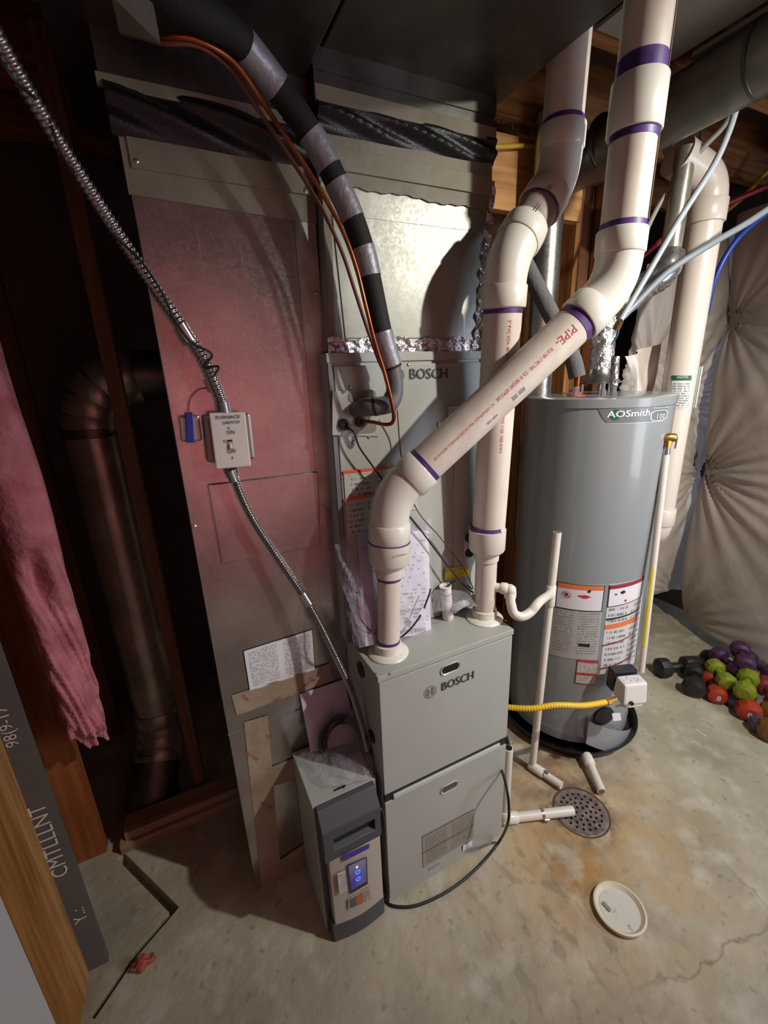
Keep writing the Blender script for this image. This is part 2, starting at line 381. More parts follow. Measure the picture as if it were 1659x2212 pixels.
DR = V((.795, -.073, 0)); DRR = .098
cut = MB(); ch = [az(262, 1850, 0), az(376, 1965, 0), az(292, 2062, 0), az(205, 2190, 0)]
for a, b, w in ((ch[0], ch[1], .013), (ch[1], ch[2], .009), (ch[2], ch[3], .009)):
    d = (b-a).normalized(); n = V((-d.y, d.x, 0))*w; e = d*.008
    cut.prism([a-n-e+V((0, 0, -.05)), b-n+e+V((0, 0, -.05)), b+n+e+V((0, 0, -.05)), a+n-e+V((0, 0, -.05))], (0, 0, .1))
cut.lathe(DR+V((0, 0, -.03)), (0, 0, 1), [(0, DRR+.006), (.1, DRR+.006)], 40)
co = cut.build('cutter', FLOORM)
bm_ = fl.modifiers.new('b', 'BOOLEAN'); bm_.operation = 'DIFFERENCE'; bm_.object = co; bm_.solver = 'EXACT'; bm_.use_self = True
dg = bpy.context.evaluated_depsgraph_get(); dg.update(); me_ = bpy.data.meshes.new_from_object(fl.evaluated_get(dg))
fl.modifiers.clear(); fl.data = me_; bpy.data.objects.remove(co)

CONC = mat('foundation_concrete', '6f675c', .9, var=.3, scale=5, bump=.3, bscale=20)
SUB = mat('subfloor', '5b4630', .9, var=.3, scale=6)
OSB = mat('sheathing_board', '7d4f2c', .85, col2='5c361c', scale=6, bump=.2)
struct(MB().box((-2.6, 1.5, 0), (3.6, 1.6, 2.75)).build('wall_back', CONC))
struct(MB().box((2.62, -3.0, 0), (2.72, 1.5, 2.75)).build('wall_right', CONC))
struct(MB().box((-2.6, -3.0, 0), (-2.5, 1.5, 2.75)).build('wall_left', CONC))
struct(MB().box((-2.6, -3.0, 2.735), (3.6, 1.6, 2.8)).build('ceiling', SUB))
# joists along X
for i, y in enumerate((-1.05, -.63, -.22, .19, .6, 1.01, 1.38)):
    struct(MB().box((-2.5, y, 2.5), (2.62, y+.04, 2.735)).build('ceiling_joist', WDX))
# partition behind the ducts: plates and studs (return chase), and the framed wall by the heater
pl = MB().box((-.80, .585, 0), (-.02, .68, .04)).build('bottom_plate', WDY); struct(pl)
pl = MB().box((-.78, .60, .04), (-.02, .68, .075)).build('bottom_plate', WDY); struct(pl)
for x in (-.535, .9, 1.24, 1.50, 1.72):
    y0 = .70 if x < 0 else .82
    struct(MB().box((x, y0, .0), (x+.04, y0+.09, 2.5)).build('wall_stud', WD if x > 0 else WDD))
struct(MB().box((.55, .92, 0), (1.95, .94, 2.5)).build('sheathing_panel', OSB))
struct(MB().box((.46, .62, 2.22), (1.3, .66, 2.46)).build('header_beam', wood('header_wood', 'c08f55', '96652f', 0)))
tx = MB(); p = ay(1072, 265, .62); text(tx, '07  10-06', p, (1, 0, -.12), (0, 0, 1), h=.03)
tx.build('handwriting', INK, bpy.data.objects['header_beam'])
# framed left wall: stud faces, a grey sheet with chalk writing
struct(MB().box((-.945, .625, .0), (-.851, .663, 2.5)).build('corner_stud', wood('orange_stud_wood', '9c5a28', '7c4219')))
struct(MB().box((-.93, 1.25, .0), (-.84, 1.29, 2.5)).build('corner_stud', WDD))
GREYB = mat('grey_board', '5c5853', .75, var=.18, scale=9)
gb = MB().box((-.865, .25, .0), (-.814, .27, 2.45)).build('grey_sheathing_board', GREYB); struct(gb)
CHALK = mat('chalk', 'c9c4b4', .9)
tx = MB()
for s_, (px, py), h in (("98(9-17", (52, 1605), .034), ("CMTLLLNT", (150, 1885), .036), ("Y..:", (190, 1985), .03)):
    p = ay(px, py, .249); text(tx, s_, p, (.0, 0, 1), (-1, 0, 0), h=h, off=.001)
tx.build('chalk_writing', CHALK, gb)
pw = wood('pale_stud_wood', 'b98a52', '93632f')
struct(MB().box((-.955, .180, .0), (-.864, .304, 2.4)).build('corner_stud', pw))
struct(MB().box((-.955, .045, 0), (-.868, .176, 2.4)).build('corner_stud', wood('amber_stud_wood', 'b07a3c', '83521f')))
struct(MB().box((-.96, -.60, 0), (-.862, .03, 2.3)).build('trim_1', mat('white_trim', 'c9c7c4', .5)))
# insulated partition behind the camera (seen only as the pink reflection in the ducts)
bp_ = MB()
def bat(cx0, cx1, z0, z1):
    def f(a, b):
        x = cx0+(cx1-cx0)*a; z = z0+(z1-z0)*b; return (x, -1.62+.05*math.sin(math.pi*a)**.5, z)
    return f
def ztop(x): return max(.4, min(2.45, 2.45-(x-.30)*1.63))
names = ['at the far left', 'second from the left', 'third from the left', 'fourth from the left', 'under the stair stringer', 'at the low end of the stair']
for k in range(6):
    x0 = -.92+.31*k
    def f(a, b, x0=x0):
        x = x0+.295*a; z = .05+(ztop(x)-.2)*b; return (x, -2.0+.045*math.sin(math.pi*a)**.5, z)
    tag(MB().grid(f, 10, 20).build('insulation_batt', PINK, smooth=True), 'pink batt of the partition behind the viewer, '+names[k], 'insulation')
    struct(MB().box((x0-.012, -2.04, 0), (x0-.002, -1.95, max(.2, ztop(x0)-.15))).build('wall_stud', WD))
tag(MB().prism([(.22, -1.98, 2.5), (.45, -1.98, 2.5), (1.6, -1.98, .6), (1.37, -1.98, .6)], (0, .05, 0)).build('stair_stringer', mat('dark_stringer', '2f3236', .7)), 'dark sloping stair stringer behind the viewer', 'stairs')
struct(MB().box((.0, -2.15, 0), (1.6, -2.10, 2.5)).build('partition_panel', mat('partition_board', 'b5aa98', .8)))

# ================================================================== RETURN DUCT (left)
YD = .234
rd = thing('return_duct', (-.19, .43, 0), 'tall galvanized return duct left of the furnace with streaked front and taped foot', 'duct')
MB().box((-.381, YD, 0), (-.002, .58, 2.10)).build('duct_body', GALVS, rd, bevel=.002)
MB().slab([(-.385, YD-.003, 2.0), (.003, YD-.003, 1.985), (.003, YD-.003, 2.105), (-.385, YD-.003, 2.105)], (0, -1, 0), .003).build('mastic_band', MASTIC, rd)
mb = MB().slab([(-.372, YD-.007, 2.045), (.0, YD-.007, 2.04), (.0, YD-.007, 2.092), (-.372, YD-.007, 2.097)], (0, -1, 0), .004); mb.build('drive_cleat', MASTIC, rd, bevel=.001)
for q in ((294, 348), (660, 412), (685, 632), (420, 1137)): screw(MB(), ay(*q, YD-.007 if q[1] < 500 else YD-.001), (0, -1, 0), .005, .003).build('sheet_screw', STEEL, rd)
MB().slab([(-.052, YD-.002, 1.30), (-.0, YD-.002, 1.28), (-.0, YD-.002, 1.985), (-.052, YD-.002, 1.99)], (0, -1, 0), .002).build('flange_sheen_strip', galv('galvanized_sheen', 'c8ccc4', .42), rd)  # flange strip; its brighter sheet tone paints in a reflection along this edge
q = [ay(480, 1216, YD), ay(692, 1178, YD), ay(686, 1018, YD), ay(448, 1046, YD)]
MB().slab([p+V((0, -.006, 0)) for p in q], (0, -1, 0), .006).build('access_panel', GALVS, rd, bevel=.003)
# printed notice and its frame line
q = [ay(538, 1493, YD), ay(681, 1446, YD), ay(675, 1358, YD), ay(524, 1405, YD)]
c_ = sum(q, V((0, 0, 0)))/4
MB().slab([p+V((0, -.001, 0)) for p in q], (0, -1, 0), .001).build('label_border', INK, rd)
decal([c_+(p-c_)*.975+V((0, -.002, 0)) for p in q], 'notice_label', print_mat('notice_print', 'd6d7d6', '77777a', 30, 60), rd)
a = ay(562, 1396, YD); b = ay(640, 1371, YD); MB().slab([a+V((0, -.0035, -.008)), b+V((0, -.0035, -.008)), b+V((0, -.0035, .002)), a+V((0, -.0035, .002))], (0, -1, 0), .001).build('label_header', INK, rd)
tx = MB(); text(tx, 'Air Cleaner Data Information Label', a+V((.004, -.0036, -.005)), b-a, (0, 0, 1), w=(b-a).length*.92, off=.0005); tx.build('lettering', PAPER, rd)
MB().box((-.383, YD-.0015, .655), (-.0, YD, .659)).build('seam_line', PAINTD, rd)
# clear tape strips
TAPE = mat('packing_tape', '9d8b76', .28, col2='8a7a68', scale=10, bump=.5, bscale=20)
for q in ([(500, 1502), (712, 1432), (718, 1470), (512, 1545)], [(527, 1560), (578, 1545), (608, 1900), (565, 1918)], [(578, 1660), (700, 1610), (706, 1660), (586, 1700)], [(600, 1860), (690, 1800), (694, 1850), (606, 1905)]):
    P = [ay(*p, YD-.0025) for p in (q[3], q[2], q[1], q[0])]
    def tf(a_, b_, P=P):
        p = (P[0]*(1-a_)+P[1]*a_)*(1-b_)+(P[3]*(1-a_)+P[2]*a_)*b_
        return p+V((0, -.0015*abs(math.sin(p.x*190+p.z*150)), 0))
    MB().grid(tf, 14, 14).build('tape_strip', TAPE, rd, smooth=True)
tx = MB()
for (px, py, ang, s_) in ((528, 1625, -58, 'FOIL TAPE'), (572, 1590, -58, 'TAPE'), (560, 1735, -55, 'FOIL TAPE'), (640, 1500, 28, 'FOIL TAPE'), (590, 1520, 20, 'TAPE'), (520, 1505, -55, 'TAPE'), (665, 1465, -50, 'TAPE')):
    u = V((math.cos(math.radians(ang)), 0, math.sin(math.radians(ang)))); text(tx, s_, ay(px, py, YD-.0045), u, V((-u.z, 0, u.x)), h=.009)
tx.build('tape_print', REDI, rd)
for zz0, zz1, wob in ((2.095, 2.185, 1),):
    def cf(a_, b_):
        x = -.395+.425*a_; z = zz0+(zz1-zz0)*b_+.012*a_*0
        return (x, YD-.004-.018*math.sin(math.pi*b_)*(.4+.6*abs(math.sin(5*a_+3*b_)))-.01*math.sin(14*a_+9*b_)*math.sin(math.pi*b_), z)
    MB().grid(cf, 50, 16).build('flexible_collar', FABRIC, rd, smooth=True)
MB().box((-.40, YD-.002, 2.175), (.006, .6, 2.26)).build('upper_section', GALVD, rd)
MB().box((-.405, YD-.008, 2.168), (.008, YD-.001, 2.19)).build('collar_flange', MASTIC, rd, bevel=.001)
rt = thing('return_trunk_duct', (-.19, -.4, 2.26), 'dark galvanized return trunk duct overhead on the left', 'duct')
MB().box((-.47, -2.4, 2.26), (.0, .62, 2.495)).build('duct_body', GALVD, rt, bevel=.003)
MB().box((-.475, -.60, 2.255), (.003, -.57, 2.5)).build('joint_cleat', GALVD, rt)
# ================================================================== SUPPLY PLENUM + TRUNK
YC = .178
YP_ = YC; YC = .202
sp_ = thing('supply_plenum', (.22, .4, 1.69), 'galvanized supply plenum standing on the evaporator cabinet', 'duct')
pf = [(-.004, YC, 1.70), (.448, YC, 1.70), (.480, YC, 2.16), (.012, YC, 2.16)]
MB().hexa([pf[0], pf[1], (.44, .66, 1.70), (0, .66, 1.70), pf[3], pf[2], (.46, .66, 2.16), (.012, .66, 2.16)]).build('duct_body', galv('galvanized_plenum', 'a3a297', .40, spangle=150, dirt='8f8d82', metal=.35), sp_)
mb = MB(); c = V((.232, YC-.004, 1.86)) # cross-broken triangle sheet
MB().slab([(.03, YC-.003, 2.0), (.43, YC-.003, 2.0), (.36, YC-.003, 1.73), (.045, YC-.003, 1.73)], (0, -1, 0), .003).build('cross_brake_panel', MATS['galvanized_plenum'], sp_, bevel=.002)
def mf(a_, b_):
    x = .004+.485*a_; z0 = 2.060-.010*a_+.0025*math.sin(17*a_)+.0018*math.sin(71*a_); return (x, YC-.005, z0+(2.155+.005*a_-z0)*b_)
MB().grid(mf, 40, 2).build('mastic_band', MASTIC, sp_, solid=.003)
MB().box((.014, YC-.010, 2.085), (.486, YC-.005, 2.128)).build('drive_cleat', MASTIC, sp_, bevel=.001)
def ff(a_, b_):
    x = -.004+.452*a_; z = 1.685+.045*b_+.006*math.sin(31*a_)*b_; return (x, YC-.006-.004*math.sin(90*a_+12*b_)*math.sin(47*a_), z)
MB().grid(ff, 90, 8).build('foil_flashing', FOIL, sp_, smooth=True)
def fe(a_, b_):
    z = 1.70+.42*b_; x = .440+.042*b_+.018*a_+.004*math.sin(50*b_); return (x, YC-.004-.006*a_-.004*math.sin(70*b_+4*a_), z)
MB().grid(fe, 4, 60).build('foil_edge_tape', FOIL, sp_, smooth=True)
MB().slab([(.0, YC-.004, 1.73), (.018, YC-.004, 1.73), (.03, YC-.004, 2.05), (.01, YC-.004, 2.05)], (0, -1, 0), .003).build('side_mastic', MASTIC, sp_)
def cf2(a_, b_):
    x = .008+.485*a_; z = 2.15+.065*b_+.004*a_
    return (x, YC-.004-.02*math.sin(math.pi*b_)*(.5+.5*math.sin(6*a_+2*b_)**2)-.008*math.sin(17*a_+11*b_)*math.sin(math.pi*b_), z)
MB().grid(cf2, 60, 16).build('flexible_collar', FABRIC, sp_, smooth=True)
MB().box((.008, YC-.004, 2.205), (.492, .66, 2.31)).build('upper_section', GALVD, sp_)
MB().box((.006, YC-.012, 2.205), (.494, YC-.004, 2.235)).build('collar_flange', MASTIC, sp_, bevel=.001)
MB().box((.006, YC-.008, 2.26), (.494, YC-.004, 2.30)).build('joint_cleat', GALVD, sp_)
YC = YP_
st_ = thing('supply_trunk_duct', (.27, -.5, 2.3), 'wide galvanized supply trunk duct running overhead toward the viewer', 'duct')
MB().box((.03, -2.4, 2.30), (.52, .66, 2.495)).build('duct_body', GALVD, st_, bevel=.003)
MB().box((.025, -.46, 2.295), (.525, -.43, 2.5)).build('joint_cleat', GALVD, st_)
hs = MB().slab([ad(240, -10, .66), ad(327, -10, .66), ad(345, 92, .70), ad(258, 70, .70)], FWD*-1, .004).build('duct_strap', galv('strap_metal', '9aa0a2', .4)); tag(hs, 'pale metal hanger strap dangling at the top left', 'strap')

# ================================================================== EVAPORATOR CABINET
cc = thing('evaporator_cabinet', (.22, .45, .872), 'grey evaporator coil cabinet above the furnace with orange warning stickers', 'cabinet')
X0, X1 = -.015, .452
MB().box((X0, YC+.004, .872), (X1, .70, 1.69)).build('cabinet_body', PAINT, cc, bevel=.003)
MB().box((X0-.002, YC-.001, 1.672), (X1+.002, .70, 1.695)).build('top_cap', PAINT, cc, bevel=.0015)
MB().box((X0, YC-.003, .875), (X0+.012, YC+.006, 1.672)).build('corner_post', PAINTD, cc)
MB().box((X0+.014, YC-.005, .875), (X1-.002, YC+.006, 1.664)).build('front_panel', PAINT, cc, bevel=.0015)
YF = YC-.006
MB().box((.36, YF-.004, .90), (X1-.006, YF+.002, 1.46)).build('side_cover', PAINT, cc, bevel=.002)
# refrigerant connection plate
q = [ay(717, 940, YF), ay(817, 943, YF), ay(812, 841, YF), ay(717, 845, YF)]
MB().slab([p+V((0, -.003, 0)) for p in q], (0, -1, 0), .003).build('connection_plate', PAINT, cc, bevel=.001)
for px, py in ((783, 856), (783, 925)):
    c = ay(px, py, YF-.003); MB().prism([c+V((math.copysign(.028, math.cos(t))*1+.012*math.cos(t), 0, .014*math.sin(t))) for t in [i*math.pi/8 for i in range(16)]], (0, -.0015, 0)).build('slot', mat('slot_shade', '77715f', .4), cc)
for q in ((757, 837), (727, 898), (797, 944), (883, 787), (1002, 866), (764, 955)): screw(MB(), ay(*q, YF), (0, -1, 0), .005, .003).build('sheet_screw', STEEL, cc)
for q in ((742, 917), (777, 910)):
    MB().lathe(ay(*q, YF), (0, -1, 0), [(0, .013), (.006, .015), (.012, .014), (.014, .007), (.008, .005)], 20).build('grommet', BLACK, cc, smooth=True)
for q in ((1010, 1161), (1011, 1193)):
    MB().lathe(ay(*q, YF-.003), (0, -1, 0), [(0, .013), (.01, .014), (.016, .011), (.017, .004)], 20).build('port_plug', BLACK, cc, smooth=True)
a = ay(1010, 1177, YF-.004); MB().box((a.x-.013, a.y-.0015, a.z-.035), (a.x+.02, a.y, a.z+.035)).build('port_label', PAPER, cc)
tx = MB(); a = ay(885, 819, YF); b = ay(965, 817, YF); text(tx, 'BOSCH', a, b-a, (0, 0, 1), h=.027, w=(b-a).length, bold=.002); 
c = ay(862, 810, YF-.001)
for r_ in (.0165, .012):
    for i in range(28):
        t0, t1 = 2*math.pi*i/28, 2*math.pi*(i+1)/28
        tx.add([c+V((math.cos(t)*r, 0, math.sin(t)*r)) for t, r in ((t0, r_), (t1, r_), (t1, r_-.0014), (t0, r_-.0014))], [(0, 1, 2, 3)])
tx.build('lettering', GREYI, cc)
def sticker(q, Y, name, m, parent, off=.001): return decal([ay(*p, Y)+V((0, -off, 0)) for p in (q[3], q[2], q[1], q[0])], name, m, parent)
WPR = print_mat('warning_print', 'a5a59d', '6f6e69', 9, 26, .5, .5)
sticker([(742, 1022), (880, 1008), (905, 1100), (748, 1110)], YF-.0006, 'warning_sticker', print_mat('warning_print_2', 'b0b0a9', '77756f', 8, 22, .45, .5), cc)
sticker([(741, 1017), (900, 1001), (900, 1006), (741, 1024)], YF-.0015, 'sticker_stripe', ORANGE, cc)
sticker([(745, 1078), (840, 1062), (850, 1150), (750, 1170)], YF-.0015, 'warning_sticker', MATS['warning_print_2'], cc)
sticker([(744, 1076), (850, 1058), (850, 1064), (744, 1083)], YF-.0025, 'sticker_stripe', ORANGE, cc)
sticker([(968, 878), (1010, 876), (1010, 925), (968, 925)], YF, 'rating_sticker', print_mat('rating_print', 'cfd0cf', '8a8a90', 12, 20, .5, .5), cc)
sticker([(946, 912), (985, 912), (985, 955), (946, 958)], YF-.001, 'hazard_sticker', PAPER, cc)
a, b, c = ay(947, 937, YF-.003), ay(967, 936, YF-.003), ay(957, 914, YF-.003)
MB().prism([a, b, c], (0, -.001, 0)).build('hazard_triangle', mat('hazard_amber', 'd09030', .5), cc)
sticker([(961, 1228), (1015, 1221), (1013, 1243), (961, 1252)], YF-.004, 'yellow_note_sticker', YEL, cc)
tx = MB(); a = ay(962, 1238, YF-.0055); b = ay(1013, 1230, YF-.0055); text(tx, 'INSTALLATION NOTE', a, b-a, (0, 0, 1), w=(b-a).length, h=.013, off=.0006)
for k in range(3): text(tx, 'All  unused  holes must be sealed'[k*4:k*4+22], a+V((.006, 0, -.009-.007*k)), b-a, (0, 0, 1), w=(b-a).length*.7, h=.0045, off=.0006)
tx.build('lettering', INK, cc)

# ================================================================== FURNACE
fn = thing('furnace', (.233, .37, 0), 'grey gas furnace cabinet with two front doors and two vent pipes on top', 'furnace')
FW = .466; FH = .87
MB().box((0, .012, .012), (FW, .74, .862)).build('cabinet_body', PAINT, fn, bevel=.003)
MB().box((-.002, -.002, .852), (FW+.002, .74, .871)).build('top_panel', PAINT, fn, bevel=.002)
MB().box((.002, -.001, .455), (FW-.002, .014, .849)).build('upper_door', PAINT, fn, bevel=.002)
ld = MB().box((.002, -.001, .012), (FW-.002, .014, .423)).build('lower_door', PAINT, fn, bevel=.002)
MB().box((.03, -.004, .423), (FW-.03, .012, .441)).build('door_rail', mat('rail_paint', 'b3b7b2', .3), fn, bevel=.003)
MB().box((.004, .002, .424), (FW-.004, .013, .456)).build('door_gap', BLACK, fn)
MB().box((0, -.001, .0), (FW, .02, .012)).build('base_rail', PAINT, fn)
def slot(px, py, w, h, dark):
    c = ay(px, py, -.002)
    def rr(w, h, dy): 
        o = []
        for k in range(20):
            t = 2*math.pi*k/20; o.append(c+V((math.copysign(w/2-h/2, math.cos(t))+h/2*math.cos(t), dy, h/2*math.sin(t))))
        return o
    MB().add(rr(w+.008, h+.008, -.003)+rr(w, h, -.001)+rr(w+.01, h+.01, 0), [(i, (i+1) % 20, (i+1) % 20+20, i+20) for i in range(20)]+[(i, (i+1) % 20, (i+1) % 20+40, i+40) for i in range(20)]).build('handle_rim', mat('handle_rim_metal', 'c9cac7', .25, metal=.4), fn, smooth=True)
    MB().prism(rr(w, h, -.0005), (0, -.0006, 0)).build('handle_recess', dark, fn)
slot(973, 1443, .060, .024, mat('window_dark', '0c0c0c', .35)); slot(971, 1700, .060, .023, mat('grip_recess', '5b5a57', .25, metal=.5))
def ptf(px, py, Y=-.002): return ay(px, py, Y)
tx = MB(); a = ptf(954, 1492); b = ptf(1028, 1468); text(tx, 'BOSCH', a, (1, 0, 0), (0, 0, 1), h=.028, w=.114, bold=.0015)
c = ptf(930, 1495, -.0035)
for r_ in (.020, .0135):
    for i in range(36):
        t0, t1 = 2*math.pi*i/36, 2*math.pi*(i+1)/36
        if r_ < .015 and abs(math.sin((t0+t1)/2)) > .93: continue
        tx.add([c+V((math.cos(t)*r, 0, math.sin(t)*r)) for t, r in ((t0, r_), (t1, r_), (t1, r_-.0016), (t0, r_-.0016))], [(0, 1, 2, 3)])
for dx in (-.006, .006): tx.add([c+V((dx-.001, 0, -.012)), c+V((dx+.001, 0, -.012)), c+V((dx+.001, 0, .012)), c+V((dx-.001, 0, .012))], [(0, 1, 2, 3)])
tx.add([c+V((-.006, 0, -.001)), c+V((.006, 0, -.001)), c+V((.006, 0, .001)), c+V((-.006, 0, .001))], [(0, 1, 2, 3)])
tx.build('lettering', GREYI, fn)
SPR = print_mat('safety_print', '8e8980', '6b6660', 14, 24, .5, .4)
q = [ptf(912, 1808), ptf(1025, 1748), ptf(1022, 1810), ptf(914, 1875)]
decal([q[3], q[2], q[1], q[0]], 'safety_label', SPR, fn)
mb = MB()
for (a, b) in (((912, 1808), (1025, 1748)), ((913, 1843), (1024, 1781))):
    A, B = ptf(*a, -.0035), ptf(*b, -.0035); mb.slab([A+V((0, 0, -.003)), B+V((0, 0, -.003)), B, A], (0, -1, 0), .0005)
mb.build('label_stripe', mat('maroon_print', '6b4038', .5), fn)
q = [ptf(1000, 1826, -.004), ptf(1020, 1815, -.004), ptf(1019, 1827, -.004), ptf(999, 1838, -.004)]
decal([q[3], q[2], q[1], q[0]], 'barcode_sticker', PAPER, fn)
tx = MB(); text(tx, 'BOSCH', ptf(926, 1880), (1, 0, 0), (0, 0, 1), w=.042); tx.build('small_lettering', mat('faded_print', '6e6b66', .5), fn)
# left side plugs, right side fitting
for (px, py, r_) in ((780, 1446, .024), (804, 1590, .02)):
    c = ax(px, py, -.001); mb = MB().lathe(c, (-1, 0, 0), [(0, r_), (.003, r_), (.004, r_*.8)], 28); mb.build('knockout_plug', BLACK, fn, smooth=True)
c = av(1116, 1385, (FW+.012, .06)); MB().lathe((FW, .06, c.z), (1, 0, 0), [(0, .018), (.006, .022), (.012, .022), (.016, .016), (.022, .01)], 20).build('side_bushing', mat('clear_bushing', 'b8bcb8', .2), fn, smooth=True)
for q in ((812, 1455), (1092, 1340), (842, 1455)): screw(MB(), az(*q, FH+.001), (0, 0, 1), .004, .002).build('sheet_screw', STEEL, fn)

# ================================================================== PVC VENT PIPES
def sock(mb, a, b, r, lip=.0035):
    """a straight fitting hub from a to b"""
    a, b = V(a), V(b); d = (b-a).normalized(); L = (b-a).length
    mb.lathe(a, d, [(0, r*.86), (0, r-.002), (.003, r), (L-.003, r), (L, r-.002), (L, r*.86)], 40)
def elbow(parent, a, b, c, hub, r, extra=.007, m=PVCF):
    """elbow fitting round the corner b between runs a-b and b-c"""
    a, b, c = V(a), V(b), V(c); u = (a-b).normalized(); w = (c-b).normalized(); mb = MB()
    k = hub*.55; pts = [b+u*hub]+corner(b+u*hub, b, b+w*hub, k, 10)+[b+w*hub]
    mb.sweep(pts, r+extra*.45, 36)
    sock(mb, b+u*hub, b+u*(hub-.052*r/.05), r+extra); sock(mb, b+w*(hub-.052*r/.05), b+w*hub, r+extra)
    return mb.build('elbow', m, parent, smooth=True)
def ring(parent, p, d, r, w=.012, name='primer_band'):
    d = V(d).normalized(); return MB().lathe(V(p)-d*w*.5, d, [(0, r-.001), (0, r+.0012), (w, r+.0012), (w, r-.001)], 36).build(name, PURPLE, parent, smooth=True)
def flange(parent, x, y, r):
    return MB().lathe((x, y, FH), (0, 0, 1), [(0, r+.026), (.004, r+.027), (.009, r+.022), (.013, r+.008), (.035, r+.006), (.037, r)], 40).build('base_flange', PVCF, parent, smooth=True)
RA, RB = .0325, .049
A0 = az(839, 1412, FH); A0 = V((.074, .085, FH)); zc = lambda y, P=A0: av(839, y, P).z
pa = thing('vent_pipe', A0, 'white PVC vent pipe crossing diagonally in front, rising from the left of the furnace top', 'pipe')
A1 = V((A0.x, A0.y, zc(1095))); A1 = V((.096, .085, 1.332)); dA0 = (A1-A0).normalized()
def PA(z): return A0+dA0*((z-A0.z)/dA0.z)
A2 = ad(1330, 618, 1.06); A3 = ad(1357, 455, 1.02)
# upper riser: vertical line through A2
A3 = V((A2.x+.012, A2.y, 2.62))
flange(pa, A0.x, A0.y, RA)
zlo = zc(1245); MB().sweep([PA(FH+.01), PA(zlo+.02)], RA, 36).build('pipe_segment', PVCP, pa, smooth=True)
ring(pa, PA(FH+.042), dA0, RA, .008); ring(pa, PA(zlo-.004), dA0, RA, .01)
B0 = V((A0.x+.002, A0.y, zlo)); 
zt = A1.z-.118-.002
MB().lathe(PA(zlo), dA0, [(0, RA), (0, RA+.005), (.026, RA+.006), (.040, RB+.004), (.045, RB+.007), (zt-zlo, RB+.008), (zt-zlo, RB)], 40).build('reducer_coupling', PVC, pa, smooth=True)
tx = MB()
ring(pa, PA(zt+.001), dA0, RB+.0066, .003)
elbow(pa, A0, A1, A2, .118, RB)
tx = MB(); text(tx, '3x2 COUPLING', PA(zt-.022)+V((-.022, -RB-.0085, 0)), (1, 0, 0), (0, 0, 1), w=.044, h=.005); tx.build('coupling_print', GREYI, pa)
dA = (A2-A1).normalized()
MB().sweep([A1+dA*.10, A2-dA*.10], RB, 40).build('pipe_segment', PVCP, pa, smooth=True)
ring(pa, A1+dA*.124, dA, RB, .014); ring(pa, A2-dA*.128, dA, RB, .02)
elbow(pa, A1, A2, A3, .118, RB)
uA = (A3-A2).normalized(); MB().sweep([A2+uA*.1, A3], RB, 40).build('pipe_segment', PVCP, pa, smooth=True)
ring(pa, A2+uA*.124, uA, RB, .014)
za = av(1370, 290, A2).z; zb = av(1385, 170, A2).z
mbc = MB(); sock(mbc, A2+uA*((za-A2.z)/uA.z), A2+uA*((zb-A2.z)/uA.z), RB+.008); mbc.build('straight_coupling', PVCF, pa, smooth=True)
ring(pa, A2+uA*((za-A2.z)/uA.z-.006), uA, RB, .018); ring(pa, A2+uA*((zb-A2.z)/uA.z+.016), uA, RB, .035)
MB().sweep([A2+uA*.13+V((.02, -RB-.0, 0)), A3+V((.02, -RB, 0))], .0009, 5).build('seam_line', mat('seam_dirt', '8b7466', .7), pa)
# red print wrapped along the diagonal pipe
def pipe_text(parent, s, a, d, r, phi, h, start, m=REDI, length=None):
    """a axis point, d axis direction = reading direction, phi = side vector (towards the viewer)"""
    vs, fs, tw, th = textmesh(s); k = h/th; kx = length/tw if length else k; d = V(d).normalized(); n = V(phi); n = (n-d*n.dot(d)).normalized(); v = n.cross(d)
    out = []
    for (x_, y_) in vs:
        t = (y_-th/2)*k/r; out.append(V(a)+d*(start+x_*kx)+(n*math.cos(t)+v*math.sin(t))*(r+.0008))
    MB().add(out, fs).build('pipe_print', m, parent)
toward = -V(FWD)
side = (toward+V((.25, 0, -.0))).normalized()
pipe_text(pa, 'PIPE-', A2, -dA, RB, side, .019, .155)
pipe_text(pa, 'PLUS 7189  3" PVC TYPE 1  SCH. 40  NSF-DWV  ASTM D 2665', A2, -dA, RB, side, .0095, .225, length=.175)
pipe_text(pa, 'PVC 1120 PR 260 PSI @ 23C  NSF-61  U.P. CODE  ASTM D1785-21a  NSF CP-119-P  NSF', A2, -dA, RB, side, .0085, .41, length=.195)
pipe_text(pa, '|||||| |||||', A2, -dA, RB, (toward+V((.1, 0, -.75))), .012, .33, GREYI)
pipe_text(pa, 'NSF-CPJL', A2, -dA, RB, (toward+V((.1, 0, -.8))), .008, .42, GREYI)
# second vent
Bb = V((.431, .096, FH))
pb = thing('vent_pipe', Bb, 'white PVC vent pipe standing upright at the right rear of the furnace top', 'pipe')
flange(pb, Bb.x, Bb.y, RA)
z1 = av(1050, 1195, Bb).z; z2 = av(1052, 1142, Bb).z
MB().sweep([Bb, V((Bb.x, Bb.y, z1+.01))], RA+.0005, 36).build('pipe_segment', PVCP, pb, smooth=True)
MB().lathe((Bb.x, Bb.y, z1-.02), (0, 0, 1), [(0, RA), (0, RA+.005), (.02, RA+.006), (.032, RB+.003), (.038, RB+.006), (z2-z1+.02, RB+.007), (z2-z1+.02, RB)], 40).build('reducer_coupling', PVC, pb, smooth=True)
ring(pb, (Bb.x, Bb.y, z2+.006), (0, 0, 1), RB, .012)
B1 = ay(1093, 560, .052); B2 = ad(1206, 385, 1.13); B3 = V((B2.x+.012, B2.y, 2.62))
Bc = V((Bb.x+.004, Bb.y, z2))
MB().sweep([Bc, B1-(B1-Bc).normalized()*.1], RB, 40).build('pipe_segment', PVCP, pb, smooth=True)
dB0 = (B1-Bc).normalized(); dB = (B2-B1).normalized(); dB2 = (B3-B2).normalized()
